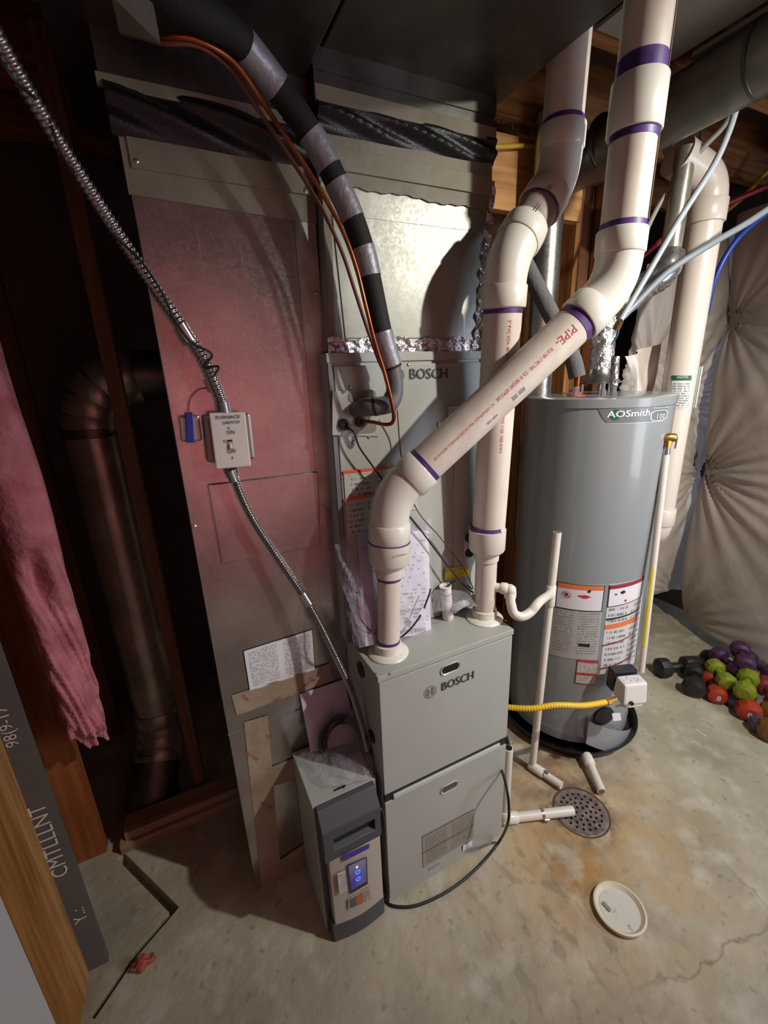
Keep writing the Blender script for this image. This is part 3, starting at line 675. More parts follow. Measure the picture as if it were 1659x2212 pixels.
elbow(pb, Bc, B1, B2, .11, RB+.001); ring(pb, B1-dB0*.118, dB0, RB, .01)
MB().sweep([B1+dB*.09, B2-dB*.09], RB, 40).build('pipe_segment', mat('pvc_darker', 'a89890', .45, col2='87776f', scale=9), pb, smooth=True)  # darker mottled tone on the run between the two elbows
ring(pb, B1+dB*.113, dB, RB, .006); ring(pb, B2-dB*.112, dB, RB, .006)
elbow(pb, B1, B2, B3, .11, RB+.001)
MB().sweep([B2+dB2*.09, B3], RB, 40).build('pipe_segment', PVCP, pb, smooth=True); ring(pb, B2+dB2*.116, dB2, RB, .012)
pipe_text(pb, '3" PVC SCH. 40  ASTM D1785-21a  NSF CP-119-P  PVC 1120  NSF-DWV', B1, -dB0, RB, (toward+V((.15, 0, 0))), .008, .14)
tx = MB()
mbk = MB()
for P, d in ((B2-dB*.112, dB), (B1+dB*.113, dB)):
    for k in range(2): 
        s_ = (toward-d*toward.dot(d)).normalized(); a = P+s_*(RB+.0085)+d.cross(s_)*(.006*k-.004); mbk.sweep([a-d*.012, a+d*.012], .0009, 5)
mbk.build('marker_tick', INK, pb)

# ================================================================== CONDENSATE PIPES
RC = .0145
cp = thing('condensate_drain', az(1150, 1655, 0), 'thin white condensate riser with trap between the right vent pipe and floor drain', 'pipe')
K0 = az(1150, 1655, .02); K1 = V((K0.x+.012, K0.y, 0)); top = av(1208, 1150, (K0.x+.03, K0.y)); tee = av(1190, 1285, (K0.x+.022, K0.y))
MB().sweep([K0, tee, top], RC, 20).build('riser_pipe', PVC, cp, smooth=True)
MB().lathe(top-V((0, 0, .002)), (0, 0, 1), [(0, RC*.8), (.0035, RC*.78), (.0036, RC*.6)], 16).build('pipe_mouth', mat('pipe_inside', '6a6058', .7), cp)
mb = MB(); sock(mb, tee-V((0, 0, .045)), tee+V((0, 0, .04)), RC+.004)
q = [V((Bb.x, Bb.y, av(1075, 1268, Bb).z)), V((0, 0, 0))]
P0 = q[0]; Pe = ad(1103, 1268, 1.36); Pe.z = P0.z
P1 = ad(1103, 1300, 1.36); P2 = ad(1122, 1332, 1.36); P3 = ad(1150, 1318, 1.37)
trap = smoothpath([P0, P0.lerp(Pe, .8), Pe, P1, P2, P3, tee], 8)
tl = corner(P0, Pe, P1, .018, 5)
path = [P0]+tl+smoothpath([P1, ad(1110, 1324, 1.36), ad(1126, 1332, 1.36), ad(1146, 1322, 1.37), ad(1165, 1300, 1.39), tee.lerp(ad(1165, 1300, 1.39), .35)+V((0, 0, .004)), tee], 6)
MB().sweep(path, RC, 20).build('trap_pipe', PVC, cp, smooth=True)
sock(mb, tee+(path[-4]-tee).normalized()*.035, tee+(path[-4]-tee).normalized()*.01, RC+.004)
mb.build('tee_fitting', PVCF, cp, smooth=True); mb = MB(); e0 = (Pe-P0).normalized(); sock(mb, Pe-e0*.03, Pe-e0*.008, RC+.004); sock(mb, Pe-V((0, 0, .03)), Pe-V((0, 0, .008)), RC+.004)
mb.lathe(Pe, (0, 0, 1), [(-.016, .016), (-.008, RC+.004), (.006, RC+.002), (.014, .008)], 18)
mb.build('trap_elbow', PVCF, cp, smooth=True)
K2 = az(1213, 1697, .024); MB().sweep([K0, K0.lerp(K2, .4), K2], RC+.001, 20).build('outlet_pipe', PVC, cp, smooth=True)
mb = MB(); dK = (K2-K0).normalized(); sock(mb, K0-dK*.012, K0+dK*.055, RC+.005); mb.build('outlet_elbow', PVCF, cp, smooth=True)
def clamp(parent, p, d, r, tip):
    mb = MB(); d = V(d).normalized(); mb.lathe(V(p)-d*.005, d, [(0, r), (0, r+.0015), (.010, r+.0015), (.010, r)], 24)
    s = (V(tip)).normalized(); mb.sweep([V(p)+s*(r+.004)-d*.006, V(p)+s*(r+.005)+d*.012], .005, 8); mb.build('hose_clamp', STEEL, parent, smooth=True)
clamp(cp, K0.lerp(K2, .42), dK, RC+.001, (0, -.3, 1)); 
pipe_text(cp, 'PVC 1120 SCH 40  3/4" ASTM D1785  NSF-PW', V((K0.x, K0.y, .42)), (.0, 0, -1), RC, toward, .007, 0)
dp = thing('drain_standpipe', az(1100, 1770, 0), 'short white PVC standpipe and floor arm beside the furnace, aimed at the drain grate', 'pipe')
S0 = az(1103, 1775, .022); S0 = V((.505, .03, .022)); St = av(1110, 1618, S0); S2 = az(1238, 1751, .026)
MB().sweep([S0, St], RC+.002, 20).build('standpipe', PVC, dp, smooth=True)
MB().lathe(St-V((0, 0, .001)), (0, 0, 1), [(0, RC*.9), (.0025, RC*.88)], 16).build('pipe_mouth', BLACK, dp)
dS = (S2-S0).normalized(); MB().sweep([S0, S2], RC+.003, 20).build('floor_arm', PVC, dp, smooth=True)
mb = MB(); sock(mb, S0-dS*.01, S0+dS*.05, RC+.007); sock(mb, S0+V((0, 0, -.004)), S0+V((0, 0, .045)), RC+.006); mb.lathe(S0, (0, 0, 1), [(-.021, .012), (-.012, RC+.006), (.01, RC+.006)], 18); mb.build('corner_elbow', PVCF, dp, smooth=True)
clamp(dp, S0.lerp(S2, .55), dS, RC+.003, (0, -.9, -.3))
th = MB().sweep(smoothpath([V((FW, .06, St.z+.05)), V((FW+.02, .055, St.z+.055)), V((St.x-.005, St.y+.01, St.z+.04)), V((St.x, St.y, St.z-.01))], 6), .008, 12).build('drain_hose', BLACK, smooth=True); tag(th, 'short black drain hose dropping from the furnace side into the standpipe', 'hose')
mb = MB(); mb.sweep(smoothpath([St+V((-.02, 0, .022)), St+V((.0, -.012, .026)), St+V((.02, -.004, .02))], 5), .0015, 6)
tag(mb.build('wire_clip', STEEL, smooth=True), 'bent steel wire clip round the black drain hose', 'clip')
# drain stub of heater
hp = thing('pan_drain_pipe', az(1300, 1712, 0), 'short white PVC stub on the floor leading from the heater pan', 'pipe')
h0 = az(1270, 1640, .035); h1 = az(1300, 1710, .024)
MB().sweep([h0, h1], .0165, 20).build('stub_pipe', PVC, hp, smooth=True)
mb = MB(); sock(mb, h0+(h0-h1).normalized()*.02, h0+(h1-h0).normalized()*.03, .022); mb.build('adapter', PVCF, hp, smooth=True)
MB().lathe(h1-(h1-h0).normalized()*.001, h1-h0, [(0, .012), (.0025, .0115)], 14).build('pipe_mouth', MATS['pipe_inside'], hp)
# floor drain grate with real holes (rings of holes bridged)
gr = thing('floor_drain', DR, 'round perforated cast drain grate set in the stained concrete', 'drain')
DG = mat('cast_grate', '8b7e78', .55, metal=.3, col2='5c4a42', scale=30, bump=.3)
g = MB().lathe(DR+V((0, 0, -.008)), (0, 0, 1), [(0, DRR), (.0, DRR), (.008, DRR), (.0095, DRR-.004), (.0095, 0)], 48).build('grate_plate', DG, gr)
ct = MB(); rnd = random.Random(4)
for rr_, n in ((.018, 5), (.036, 10), (.054, 15), (.073, 20)):
    for k in range(n):
        t = 2*math.pi*k/n+rr_*20; ct.lathe(DR+V((rr_*math.cos(t), rr_*math.sin(t), -.02)), (0, 0, 1), [(0, .0056), (.05, .0056)], 8)
co = ct.build('cutter', DG); b_ = g.modifiers.new('b', 'BOOLEAN'); b_.object = co; b_.operation = 'DIFFERENCE'; b_.solver = 'EXACT'
co.location = DR*0
dg = bpy.context.evaluated_depsgraph_get(); dg.update(); me_ = bpy.data.meshes.new_from_object(g.evaluated_get(dg)); g.modifiers.clear(); g.data = me_; bpy.data.objects.remove(co)
MB().lathe(DR+V((0, 0, -.045)), (0, 0, 1), [(0, DRR+.004), (.01, DRR+.004)], 24).build('sump', BLACK, gr)
MB().lathe(DR+V((0, 0, -.01)), (0, 0, 1), [(0, DRR+.006), (.0105, DRR+.006), (.0105, DRR+.001), (0, DRR+.001)], 48).build('grate_rim', mat('rust_rim', '4d382c', .8), gr)

# ================================================================== WATER HEATER
HC = V((1.16, .34, 0)); HR = .27; HT = 1.535
wh = thing('water_heater', HC, 'tall grey cylindrical gas water heater standing in a black drain pan', 'water heater')
MB().lathe((HC.x, HC.y, .05), (0, 0, 1), [(0, HR-.012), (.012, HR), (.06, HR), (.0602, HR-.001), (.30, HR), (HT-.085, HR), (HT-.084, HR+.004), (HT-.055, HR+.005), (HT-.051, HR-.004), (HT-.05, HR*.5)], 96).build('tank_jacket', HEAT, wh, smooth=True, sharp=30)
pan = thing('drain_pan', HC, 'shallow black round plastic pan under the water heater', 'pan')
MB().lathe((HC.x, HC.y, 0), (0, 0, 1), [(0, .285), (.003, .29), (.046, .312), (.05, .318), (.054, .316), (.05, .306), (.012, .284), (.012, 0)], 72).build('pan_body', mat('pan_black', '1b1a1d', .35), pan, smooth=True)
def hang(px, py): # angle on the heater for a pixel
    d = ray(px, py); ox, oy = CAM[0]-HC.x, CAM[1]-HC.y; a = d[0]**2+d[1]**2; b = ox*d[0]+oy*d[1]; c = ox*ox+oy*oy-HR*HR; D = max(b*b-a*c, 0); t = (-b-math.sqrt(D))/a
    return math.atan2(oy+t*d[1], ox+t*d[0]), CAM[2]+t*d[2]
def hp_(ang, z, off=.001): return V((HC.x+(HR+off)*math.cos(ang), HC.y+(HR+off)*math.sin(ang), z))
def hpatch(q, name, m, off=.001, label=None):
    """q: ul, ur, lr, ll pixels"""
    A = [hang(*p) for p in q]
    def f(a, b):
        an = (A[3][0]*(1-a)+A[2][0]*a)*(1-b)+(A[0][0]*(1-a)+A[1][0]*a)*b; z = (A[3][1]*(1-a)+A[2][1]*a)*(1-b)+(A[0][1]*(1-a)+A[1][1]*a)*b; return hp_(an, z, off)
    return MB().grid(f, 16, 2).build(name, m, wh, smooth=True, label=label)
def htext(s, px0, px1, m, name='lettering', off=.003, h=None, bold=0):
    vs, fs, tw, th = textmesh(s); A, B = hang(*px0), hang(*px1); k = (B[0]-A[0])*HR/tw; ky = (h/th) if h else k
    mb = MB().add([hp_(A[0]+x*k/HR, A[1]+y*ky+(B[1]-A[1])*x/tw, off) for x, y in vs], fs)
    if bold: mb.add([hp_(A[0]+(x*k+bold)/HR, A[1]+y*ky+(B[1]-A[1])*x/tw, off+.0001) for x, y in vs], fs)
    return mb.build(name, m, wh)
# badge
mb = MB(); a0, zt_ = hang(1291, 879); a1, _ = hang(1444, 873); zb_ = hang(1320, 914)[1]
def badge(off, sh=0):
    n = 24; V_ = []
    for i in range(n+1):
        t = i/n; an = a0+(a1-a0)*t+sh*0; lo = zb_+(zt_-zb_)*(1-min(1, t/.17))**2 if t < .17 else zb_+(zt_-zb_)*(max(0, (t-.92)/.08))**2
        V_.append((an, zt_+sh, lo-sh))
    return MB().add([hp_(a, z, off) for a, z, l in V_]+[hp_(a, l, off) for a, z, l in V_], [(i, i+1, i+n+2, i+n+1) for i in range(n)])
badge(.0008, .0025).build('badge_border', mat('badge_silver', 'cfd0d0', .3), wh, smooth=True); badge(.0018).build('badge_plate', mat('badge_grey', '73767a', .3, col2='5f6266', scale=3), wh, smooth=True)
a_, z_ = hang(1329, 896); mb = MB(); n = 20; mb.add([hp_(a_+.017/HR*math.cos(2*math.pi*i/n), z_+.0185*math.sin(2*math.pi*i/n), .0026) for i in range(n)], [tuple(range(n))]); mb.build('badge_dot', mat('badge_green', '1f5a3c', .4), wh)
htext('AOSmith', (1310, 902), (1401, 897), PAPER, h=.022, bold=.0018); htext('100', (1417, 905), (1434, 904), PAPER, h=.018); htext('SIGNATURE', (1410, 883), (1441, 881), PAPER, h=.005)
mb = MB(); a_, z_ = hang(1424, 897); a2 = hang(1439, 897)[0]
for i in range(24):
    t0, t1 = 2*math.pi*i/24, 2*math.pi*(i+1)/24; w_ = abs(a2-a_)*1.05
    def sq(t, k): return hp_(a_+w_*k*math.copysign(abs(math.cos(t))**.6, math.cos(t)), z_+.018*k*math.copysign(abs(math.sin(t))**.6, math.sin(t)), .0027)
    mb.add([sq(t0, 1), sq(t1, 1), sq(t1, .9), sq(t0, .9)], [(0, 1, 2, 3)])
mb.build('badge_ring', PAPER, wh)
NAVY = mat('navy_print', '1f2038', .5); DRED = mat('crimson_print', '8e2836', .5); ORP = mat('heater_orange', 'd9713f', .5)
LP = print_mat('instruction_print', 'a6a3a0', '7c7976', 30, 34, .5, .45); LP2 = print_mat('instruction_print_white', 'c6c3c2', '838080', 16, 30, .55, .47)
hpatch([(1196, 1254), (1307, 1262), (1290, 1425), (1186, 1412)], 'instruction_label', LP)
hpatch([(1316, 1262), (1392, 1242), (1370, 1430), (1295, 1456)], 'instruction_label', LP2)
def framed(q, top, icons):
    hpatch(q, 'label_frame', NAVY, .002); c = [(sum(p[0] for p in q)/4, sum(p[1] for p in q)/4)]*4
    qi = [(c[0][0]+(p[0]-c[0][0])*.955, c[0][1]+(p[1]-c[0][1])*.94) for p in q]; hpatch(qi, 'label_field', PAPER, .003)
    ul, ur, lr, ll = qi; t = .17; hpatch([ul, ur, (ur[0]+(lr[0]-ur[0])*t, ur[1]+(lr[1]-ur[1])*t), (ul[0]+(ll[0]-ul[0])*t, ul[1]+(ll[1]-ul[1])*t)], 'label_header', top, .004)
framed([(1204, 1255), (1307, 1264), (1300, 1321), (1199, 1310)], ORP, 0)
framed([(1316, 1264), (1391, 1243), (1384, 1288), (1311, 1312)], DRED, 0)
# pictograms
def blob(px, py, sx, sz, m, n=10, seed=0, name='pictogram'):
    a, z = hang(px, py); r = random.Random(seed); mb = MB()
    mb.add([hp_(a+sx*(.6+.5*r.random())*math.cos(2*math.pi*i/n)/HR, z+sz*(.6+.5*r.random())*math.sin(2*math.pi*i/n), .0045) for i in range(n)], [tuple(range(n))]); return mb.build(name, m, wh)
REDP = mat('red_print', 'c02a2c', .5)
blob(1263, 1288, .024, .008, REDP, 16, 2); blob(1273, 1277, .006, .008, INK, 9, 5); blob(1224, 1283, .008, .009, INK, 9, 7); blob(1345, 1278, .012, .008, INK, 12, 3); blob(1330, 1283, .006, .004, INK, 8, 4); blob(1350, 1296, .008, .006, REDP, 12, 8)
a_, z_ = hang(1224, 1283); mb = MB()
for i in range(20):
    t0, t1 = 2*math.pi*i/20, 2*math.pi*(i+1)/20; mb.add([hp_(a_+.017*k*math.cos(t)/HR, z_+.015*k*math.sin(t), .005) for t, k in ((t0, 1), (t1, 1), (t1, .86), (t0, .86))], [(0, 1, 2, 3)])
mb.add([hp_(a_-.012/HR, z_+.008, .005), hp_(a_-.010/HR, z_+.011, .005), hp_(a_+.012/HR, z_-.008, .005), hp_(a_+.010/HR, z_-.011, .005)], [(0, 1, 2, 3)]); mb.build('prohibition_sign', REDP, wh)
hpatch([(1309, 1336), (1379, 1314), (1378, 1317), (1308, 1340)], 'label_rule', INK, .002)
hpatch([(1307, 1350), (1375, 1328), (1374, 1338), (1306, 1360)], 'label_header', ORP, .002)
hpatch([(1300, 1393), (1368, 1366), (1368, 1368), (1300, 1396)], 'label_rule', DRED, .002)
hpatch([(1296, 1443), (1362, 1414), (1362, 1417), (1296, 1446)], 'label_rule', DRED, .002)
hpatch([(1250, 1389), (1274, 1391), (1273, 1398), (1249, 1395)], 'approval_mark', INK, .002)
hpatch([(1247, 1423), (1293, 1427), (1287, 1479), (1241, 1475)], 'label_frame', mat('brown_print', '6b4a44', .5), .002)
hpatch([(1249, 1425), (1291, 1429), (1286, 1477), (1243, 1473)], 'small_label', print_mat('small_print', 'b9b4ae', '8b8680', 12, 12, .0, .5), .003)
hpatch([(1248, 1424), (1292, 1428), (1292, 1432), (1248, 1428)], 'label_header', REDP, .004); hpatch([(1245, 1451), (1290, 1454), (1289, 1459), (1244, 1455)], 'label_header', REDP, .004)
# skirt door over the burner
hpatch([(1268, 1550), (1352, 1566), (1345, 1612), (1262, 1598)], 'burner_cover', mat('cover_paint', '8f9192', .35), .022)
A = [hang(1270, 1548), hang(1356, 1568)]; mb = MB()
for an, z in ((A[0][0], A[0][1]),): mb.add([hp_(an, z, .0), hp_(an, z, .022), hp_(an, z-.1, .022), hp_(an, z-.1, 0)], [(0, 1, 2, 3)])
mb.build('cover_side', MATS['cover_paint'], wh)
a_, z_ = hang(1290, 1535); mb = MB().lathe(hp_(a_+.12, z_-.03, -.03), (math.cos(a_+.12), math.sin(a_+.12), 0), [(0, .045), (.036, .045)], 24); mb.build('burner_opening', BLACK, wh)
# gas control
g0 = hp_(hang(1340, 1500)[0]+.16, .48, .045); gn = V((math.cos(hang(1340, 1500)[0]+.1), math.sin(hang(1340, 1500)[0]+.1), 0)); gt = V((-gn.y, gn.x, 0)); U = V((0, 0, 1))
g0 = ad(1362, 1488, 1.69); gn = V((g0.x-HC.x, g0.y-HC.y, 0)).normalized(); gn = (gn*.7+V((-FWD[0], -FWD[1], 0))*.5).normalized(); gt = V((-gn.y, gn.x, 0))
def obox(c, hx, hy, hz, u=gt, w=gn, top=1.0):
    c = V(c); pts = []
    for sz in (-1, 1):
        for sx, sy in ((-1, -1), (1, -1), (1, 1), (-1, 1)): pts.append(c+u*(sx*hx)+w*(sy*hy*(top if sz > 0 else 1))+U*(sz*hz))
    return pts
gc = thing('gas_control_valve', g0-V((0, 0, .05)), 'white boxy gas control valve on the lower front of the water heater', 'valve')
MB().hexa(obox(g0, .047, .038, .044, top=.72)).build('control_body', WHITE, gc, bevel=.008)
MB().hexa(obox(g0-gn*.058+U*.008, .05, .022, .046)).build('mounting_block', BLACKP, gc, bevel=.006)
MB().hexa(obox(g0-U*.05+gn*.004, .036, .028, .012)).build('lower_housing', WHITE, gc, bevel=.005)
MB().lathe(g0-U*.03+gt*-.02+gn*.038, gn, [(0, .008), (.008, .008), (.009, .006)], 16).build('reset_button', BLACK, gc)
q = obox(g0, .047, .038, .044, top=.72); f = [V(q[4]), V(q[5]), V(q[6]), V(q[7])]; cc_ = sum(f, V((0, 0, 0)))/4
decal([cc_+(p-cc_)*.8+U*.001 for p in f], 'control_label', print_mat('control_print', 'cfcdd0', '6a6a70', 8, 10, .5, .5), gc)
MB().sweep([g0-gn*.03, V((HC.x, HC.y, g0.z)).lerp(g0, .5)], .014, 14).build('tank_nipple', STEEL, gc)
for k, (dx, m_) in enumerate(((-.018, WHITE), (.0, STEEL), (.02, WHITE))):
    MB().sweep(smoothpath([g0+gt*dx-U*.055, g0+gt*(dx+.004)-U*.09-gn*.02, g0+gt*(dx+.008)-U*.125-gn*.05], 6), .004, 8).build('burner_tube', m_, gc, smooth=True)
MB().slab([ad(1322, 1541, 1.66), ad(1340, 1540, 1.66), ad(1342, 1556, 1.66), ad(1325, 1558, 1.66)], FWD*-1, .001).build('paper_tag', PAPER, gc)
# gas hose
gh = thing('gas_hose', ad(1210, 1525, 1.56), 'yellow flexible gas hose running from behind the furnace to the control valve', 'hose')
pts = [ad(1085, 1522, 1.66), ad(1100, 1528, 1.64), ad(1150, 1530, 1.61), ad(1200, 1523, 1.60), ad(1260, 1524, 1.61), ad(1312, 1516, 1.66)]
rs = resample(smoothpath(pts, 12), .0025); MB().sweep(rs, [.0105+.0008*math.sin(i*1.6) for i in range(len(rs))], 16).build('hose', mat('yellow_hose', 'e2b82c', .42, var=.12, scale=30), gh, smooth=True)
e = pts[-1]; dd = (g0-U*.02-e).normalized(); MB().lathe(e-dd*.008, dd, [(0, .012), (.004, .0145), (.02, .0145), (.022, .010), (.05, .010)], 6).build('hose_nut', BRASS, gh)
# T&P valve and discharge
tpP = ad(1443, 950, 1.575); z_v = av(1453, 946, tpP).z
tp = thing('relief_valve', (tpP.x, tpP.y, z_v), 'brass relief valve with lever on the right side of the water heater', 'valve')
td = V((tpP.x-HC.x, tpP.y-HC.y, 0)).normalized(); tq = V((RGT[0], RGT[1], 0)); MB().sweep([hp_(math.atan2(td.y, td.x), z_v, -.01), V((tpP.x, tpP.y, z_v))-tq*.004, V((tpP.x, tpP.y, z_v)), V((tpP.x, tpP.y, z_v))+tq*.022], [.014, .016, .017, .015], 16).build('valve_body', BRASS, tp, smooth=True)
MB().lathe((tpP.x, tpP.y, z_v), (0, 0, -1), [(0, .013), (.02, .015), (.032, .015)], 8).build('outlet', BRASS, tp)
MB().lathe((tpP.x, tpP.y, z_v-.03), (0, 0, -1), [(0, .011), (.02, .013), (.03, .013)], 16).build('outlet_union', STEEL, tp, smooth=True)
a = V((tpP.x, tpP.y, z_v))+tq*.026; MB().sweep([a+V((0, 0, .012)), a+tq*.006, a+tq*.004-V((0, 0, .04))], .003, 8).build('lever', STEEL, tp, smooth=True)
z_e = .30
tpp = thing('relief_discharge_pipe', (tpP.x, tpP.y, z_e), 'thin white discharge pipe with yellow stripe dropping beside the water heater', 'pipe')
te = ad(1385, 1450, 1.80); ts = V((tpP.x, tpP.y, z_v-.055)); MB().sweep([ts, te], .0125, 18).build('pipe', PVC, tpp, smooth=True)
tdir = (te-ts).normalized(); nn = -(V(FWD)-tdir*V(FWD).dot(tdir)).normalized(); ww = tdir.cross(nn)
MB().add([ts+tdir*t+(nn*math.cos(g)+ww*math.sin(g))*.0132 for t in (.44, .78) for g in (.3, .7, 1.1)], [(0, 1, 4, 3), (1, 2, 5, 4)]).build('yellow_stripe', YEL, tpp)
# fittings on the heater top
TZ = HT-.0
MB().lathe((HC.x, HC.y, HT-.0495), (0, 0, 1), [(0, HR-.006), (.035, HR-.03), (.04, .05), (.041, .0)], 64).build('top_cover', mat('heater_top_paint', '75777a', .4), wh, smooth=True)
fv = thing('flue_vent', (HC.x, HC.y, HT), 'foil wrapped flue vent with draft hood rising from the water heater top', 'vent')
fx = HC+V((.005, .0, 0)); zh = av(1296, 828, fx).z
MB().lathe((fx.x, fx.y, zh), (0, 0, 1), [(0, .075), (.004, .08), (.03, .05), (.05, .043), (.055, .042)], 40).build('draft_hood', GALV, fv, smooth=True)
for t in (0, 1.9, 3.9, 5.2): MB().box((fx.x+.062*math.cos(t)-.004, fx.y+.062*math.sin(t)-.002, HT-.03), (fx.x+.062*math.cos(t)+.004, fx.y+.062*math.sin(t)+.002, zh+.006)).build('hood_leg', STEEL, fv)
def wr(pts, r, name, m, parent, amp=.0025, seed=1, seg=28, step=.008):
    rnd = random.Random(seed); rs = resample(smoothpath(pts, 8), step); mb = MB(); mb.sweep(rs, r, seg)
    for i, v in enumerate(mb.v):
        k = i//seg
        if k < len(rs): c = rs[k]; mb.v[i] = c+(v-c)*(1+amp/r*math.sin(v.z*230+i*1.7+3*math.sin(v.x*90)))
    return mb.build(name, m, parent, smooth=True)
wr([V((fx.x, fx.y, zh+.05)), V((fx.x, fx.y, zh+.16)), V((fx.x, fx.y, zh+.25))], .042, 'foil_wrap', FOIL, fv)
ftop = V((fx.x, fx.y, zh+.26)); f2 = ad(1392, 618, 1.72); f3 = ad(1448, 545, 1.72); f4 = V((f3.x+.02, f3.y, 2.33))
wr([ftop, ftop+V((.0, .0, .05)), ad(1345, 650, 1.62), f2, ad(1435, 590, 1.72), f3], .05, 'flue_elbow', galv('flue_galv', 'b0adab', .25), fv, amp=.003, step=.012)
MB().sweep([f3, V((f3.x+.01, f3.y, 2.4))], .036, 28).build('flue_riser', GALVR, fv, smooth=True)
# insulated hot pipe and cold pipe
FOAM = mat('grey_foam', '5c5a5a', .9, bump=.3, bscale=120)
hw = thing('hot_water_pipe', V((1.08, .36, HT)), 'hot water pipe wrapped in dark grey foam leaving the heater top', 'pipe')
hb = az(1243, 838, HT); hb = V((1.07, .40, HT-.02))
pts = [ad(1247, 815, 1.48), ad(1237, 775, 1.47), ad(1212, 722, 1.45), ad(1175, 650, 1.44), ad(1135, 570, 1.45), ad(1120, 520, 1.47)]
MB().sweep(smoothpath(pts, 8), .027, 20).build('foam_sleeve', FOAM, hw, smooth=True)
MB().sweep([pts[0]-V((0, 0, .055)), pts[0]+V((0, 0, .02))], .0095, 14).build('copper_stub', COPPER, hw, smooth=True)
MB().lathe(pts[0]-V((0, 0, .06)), (0, 0, 1), [(0, .018), (.012, .018), (.012, .012), (.03, .012)], 6).build('nipple_nut', STEEL, hw)
MB().lathe(pts[0]-V((0, 0, .062)), (0, 0, 1), [(0, .03), (.004, .03)], 24).build('red_ring', mat('red_ring', 'c04a3c', .5), hw)
cw = thing('cold_water_pipe', ad(1318, 830, 1.45), 'foil wrapped cold water pipe beside the flue on the heater top', 'pipe')
c0 = ad(1326, 835, 1.5); c1 = ad(1330, 770, 1.5)
wr([c0, c0.lerp(c1, .5), c1], .013, 'pipe_wrap', FOIL, cw, amp=.0015, step=.004, seg=16)
MB().lathe(c0-V((0, 0, .03)), (0, 0, 1), [(0, .014), (.012, .014), (.012, .009), (.04, .009)], 6).build('nipple_nut', STEEL, cw)
an = thing('anode_cap', ad(1304, 832, 1.46), 'small steel bolt cap in front of the draft hood on the heater', 'bolt'); p = ad(1303, 842, 1.44); MB().lathe(p-V((0, 0, .02)), (0, 0, 1), [(0, .010), (.02, .010), (.022, .006), (.045, .006)], 6).build('cap', STEEL, an)

# ================================================================== RADON PIPE
rp_ = V((1.675, .335, 1.7)); RR = .064
rn = thing('radon_pipe', (rp_.x, rp_.y, 0), 'wide white radon vent pipe beside the white insulation blanket', 'pipe')
zb2 = av(1448, 1120, rp_).z; zt2 = av(1520, 455, rp_).z
MB().sweep([V((rp_.x, rp_.y, zb2)), V((rp_.x, rp_.y, zt2))], RR, 40).build('pipe_segment', RADON, rn, smooth=True)
tp3 = V((rp_.x, rp_.y, zt2)); mb = MB(); sock(mb, tp3-V((0, 0, .05)), tp3+V((0, 0, .03)), RR+.008)
mb.sweep([tp3+V((0, 0, .02))]+corner(tp3, tp3+V((0, 0, .10)), tp3+V((-.14, .02, .15)), .08, 8)+[tp3+V((-.18, .03, .165))], RR+.003, 36)
mb.build('top_elbow', RADON, rn, smooth=True)
bt = V((rp_.x, rp_.y, zb2)); mb = MB(); sock(mb, bt-V((0, 0, .03)), bt+V((0, 0, .05)), RR+.008)
mb.sweep([bt]+corner(bt, bt-V((0, 0, .10)), bt+V((.06, .16, -.11)), .08, 8)+[bt+V((.08, .24, -.11))], RR+.002, 36); mb.build('bottom_elbow', RADON, rn, smooth=True)
def cpatch(parent, c, r, q, name, m, off=.001):
    def an(px, py):
        d = ray(px, py); ox, oy = CAM[0]-c.x, CAM[1]-c.y; a = d[0]**2+d[1]**2; b = ox*d[0]+oy*d[1]; e = ox*ox+oy*oy-r*r; t = (-b-math.sqrt(max(b*b-a*e, 0)))/a; return math.atan2(oy+t*d[1], ox+t*d[0]), CAM[2]+t*d[2]
    A = [an(*p) for p in q]
    def f(a, b):
        g_ = (A[3][0]*(1-a)+A[2][0]*a)*(1-b)+(A[0][0]*(1-a)+A[1][0]*a)*b; z = (A[3][1]*(1-a)+A[2][1]*a)*(1-b)+(A[0][1]*(1-a)+A[1][1]*a)*b; return V((c.x+(r+off)*math.cos(g_), c.y+(r+off)*math.sin(g_), z))
    MB().grid(f, 10, 1).build(name, m, parent, smooth=True); return A
cpatch(rn, rp_, RR, [(1451, 822), (1491, 822), (1488, 884), (1449, 884)], 'radon_label', print_mat('radon_print', 'c9c6c0', '6e6e70', 12, 10, 0.0, .47))
A = cpatch(rn, rp_, RR, [(1451, 811), (1494, 811), (1493, 822), (1451, 822)], 'radon_label_header', mat('radon_green', '1f5a36', .5))
vs, fs, tw, th_ = textmesh('RADON'); 
MB().add([V((rp_.x+(RR+.003)*math.cos(a), rp_.y+(RR+.003)*math.sin(a), A[3][1]+.008+y*.011/th_)) for a, y in [(A[3][0]+(A[2][0]-A[3][0])*(.25+.5*x/tw), y) for x, y in vs]], fs).build('lettering', PAPER, rn)
CL = mat('clear_tube', 'd4d0c8', .15); d_ = (V(CAM)-rp_); d_.z = 0; d_ = d_.normalized(); sd = V((RGT[0], RGT[1], 0)).normalized()
mc = V((rp_.x, rp_.y, 0))+(d_*.45+sd*.9).normalized()*(RR+.004); m0, m1 = av(1510, 792, mc), av(1500, 880, mc)
plate = MB().slab([m1-sd*.010-d_*.0, m1+sd*.012, m0+sd*.012, m0-sd*.010], d_, .005).build('manometer', WHITE, rn, label='clear U-tube manometer')
for s_, m_ in ((-.005, mat('green_fluid', '2d5a3c', .3)), (.008, CL)): MB().sweep([m0+sd*s_+d_*.004, m1+sd*s_+d_*.004], .0035, 8).build('tube', m_, plate)

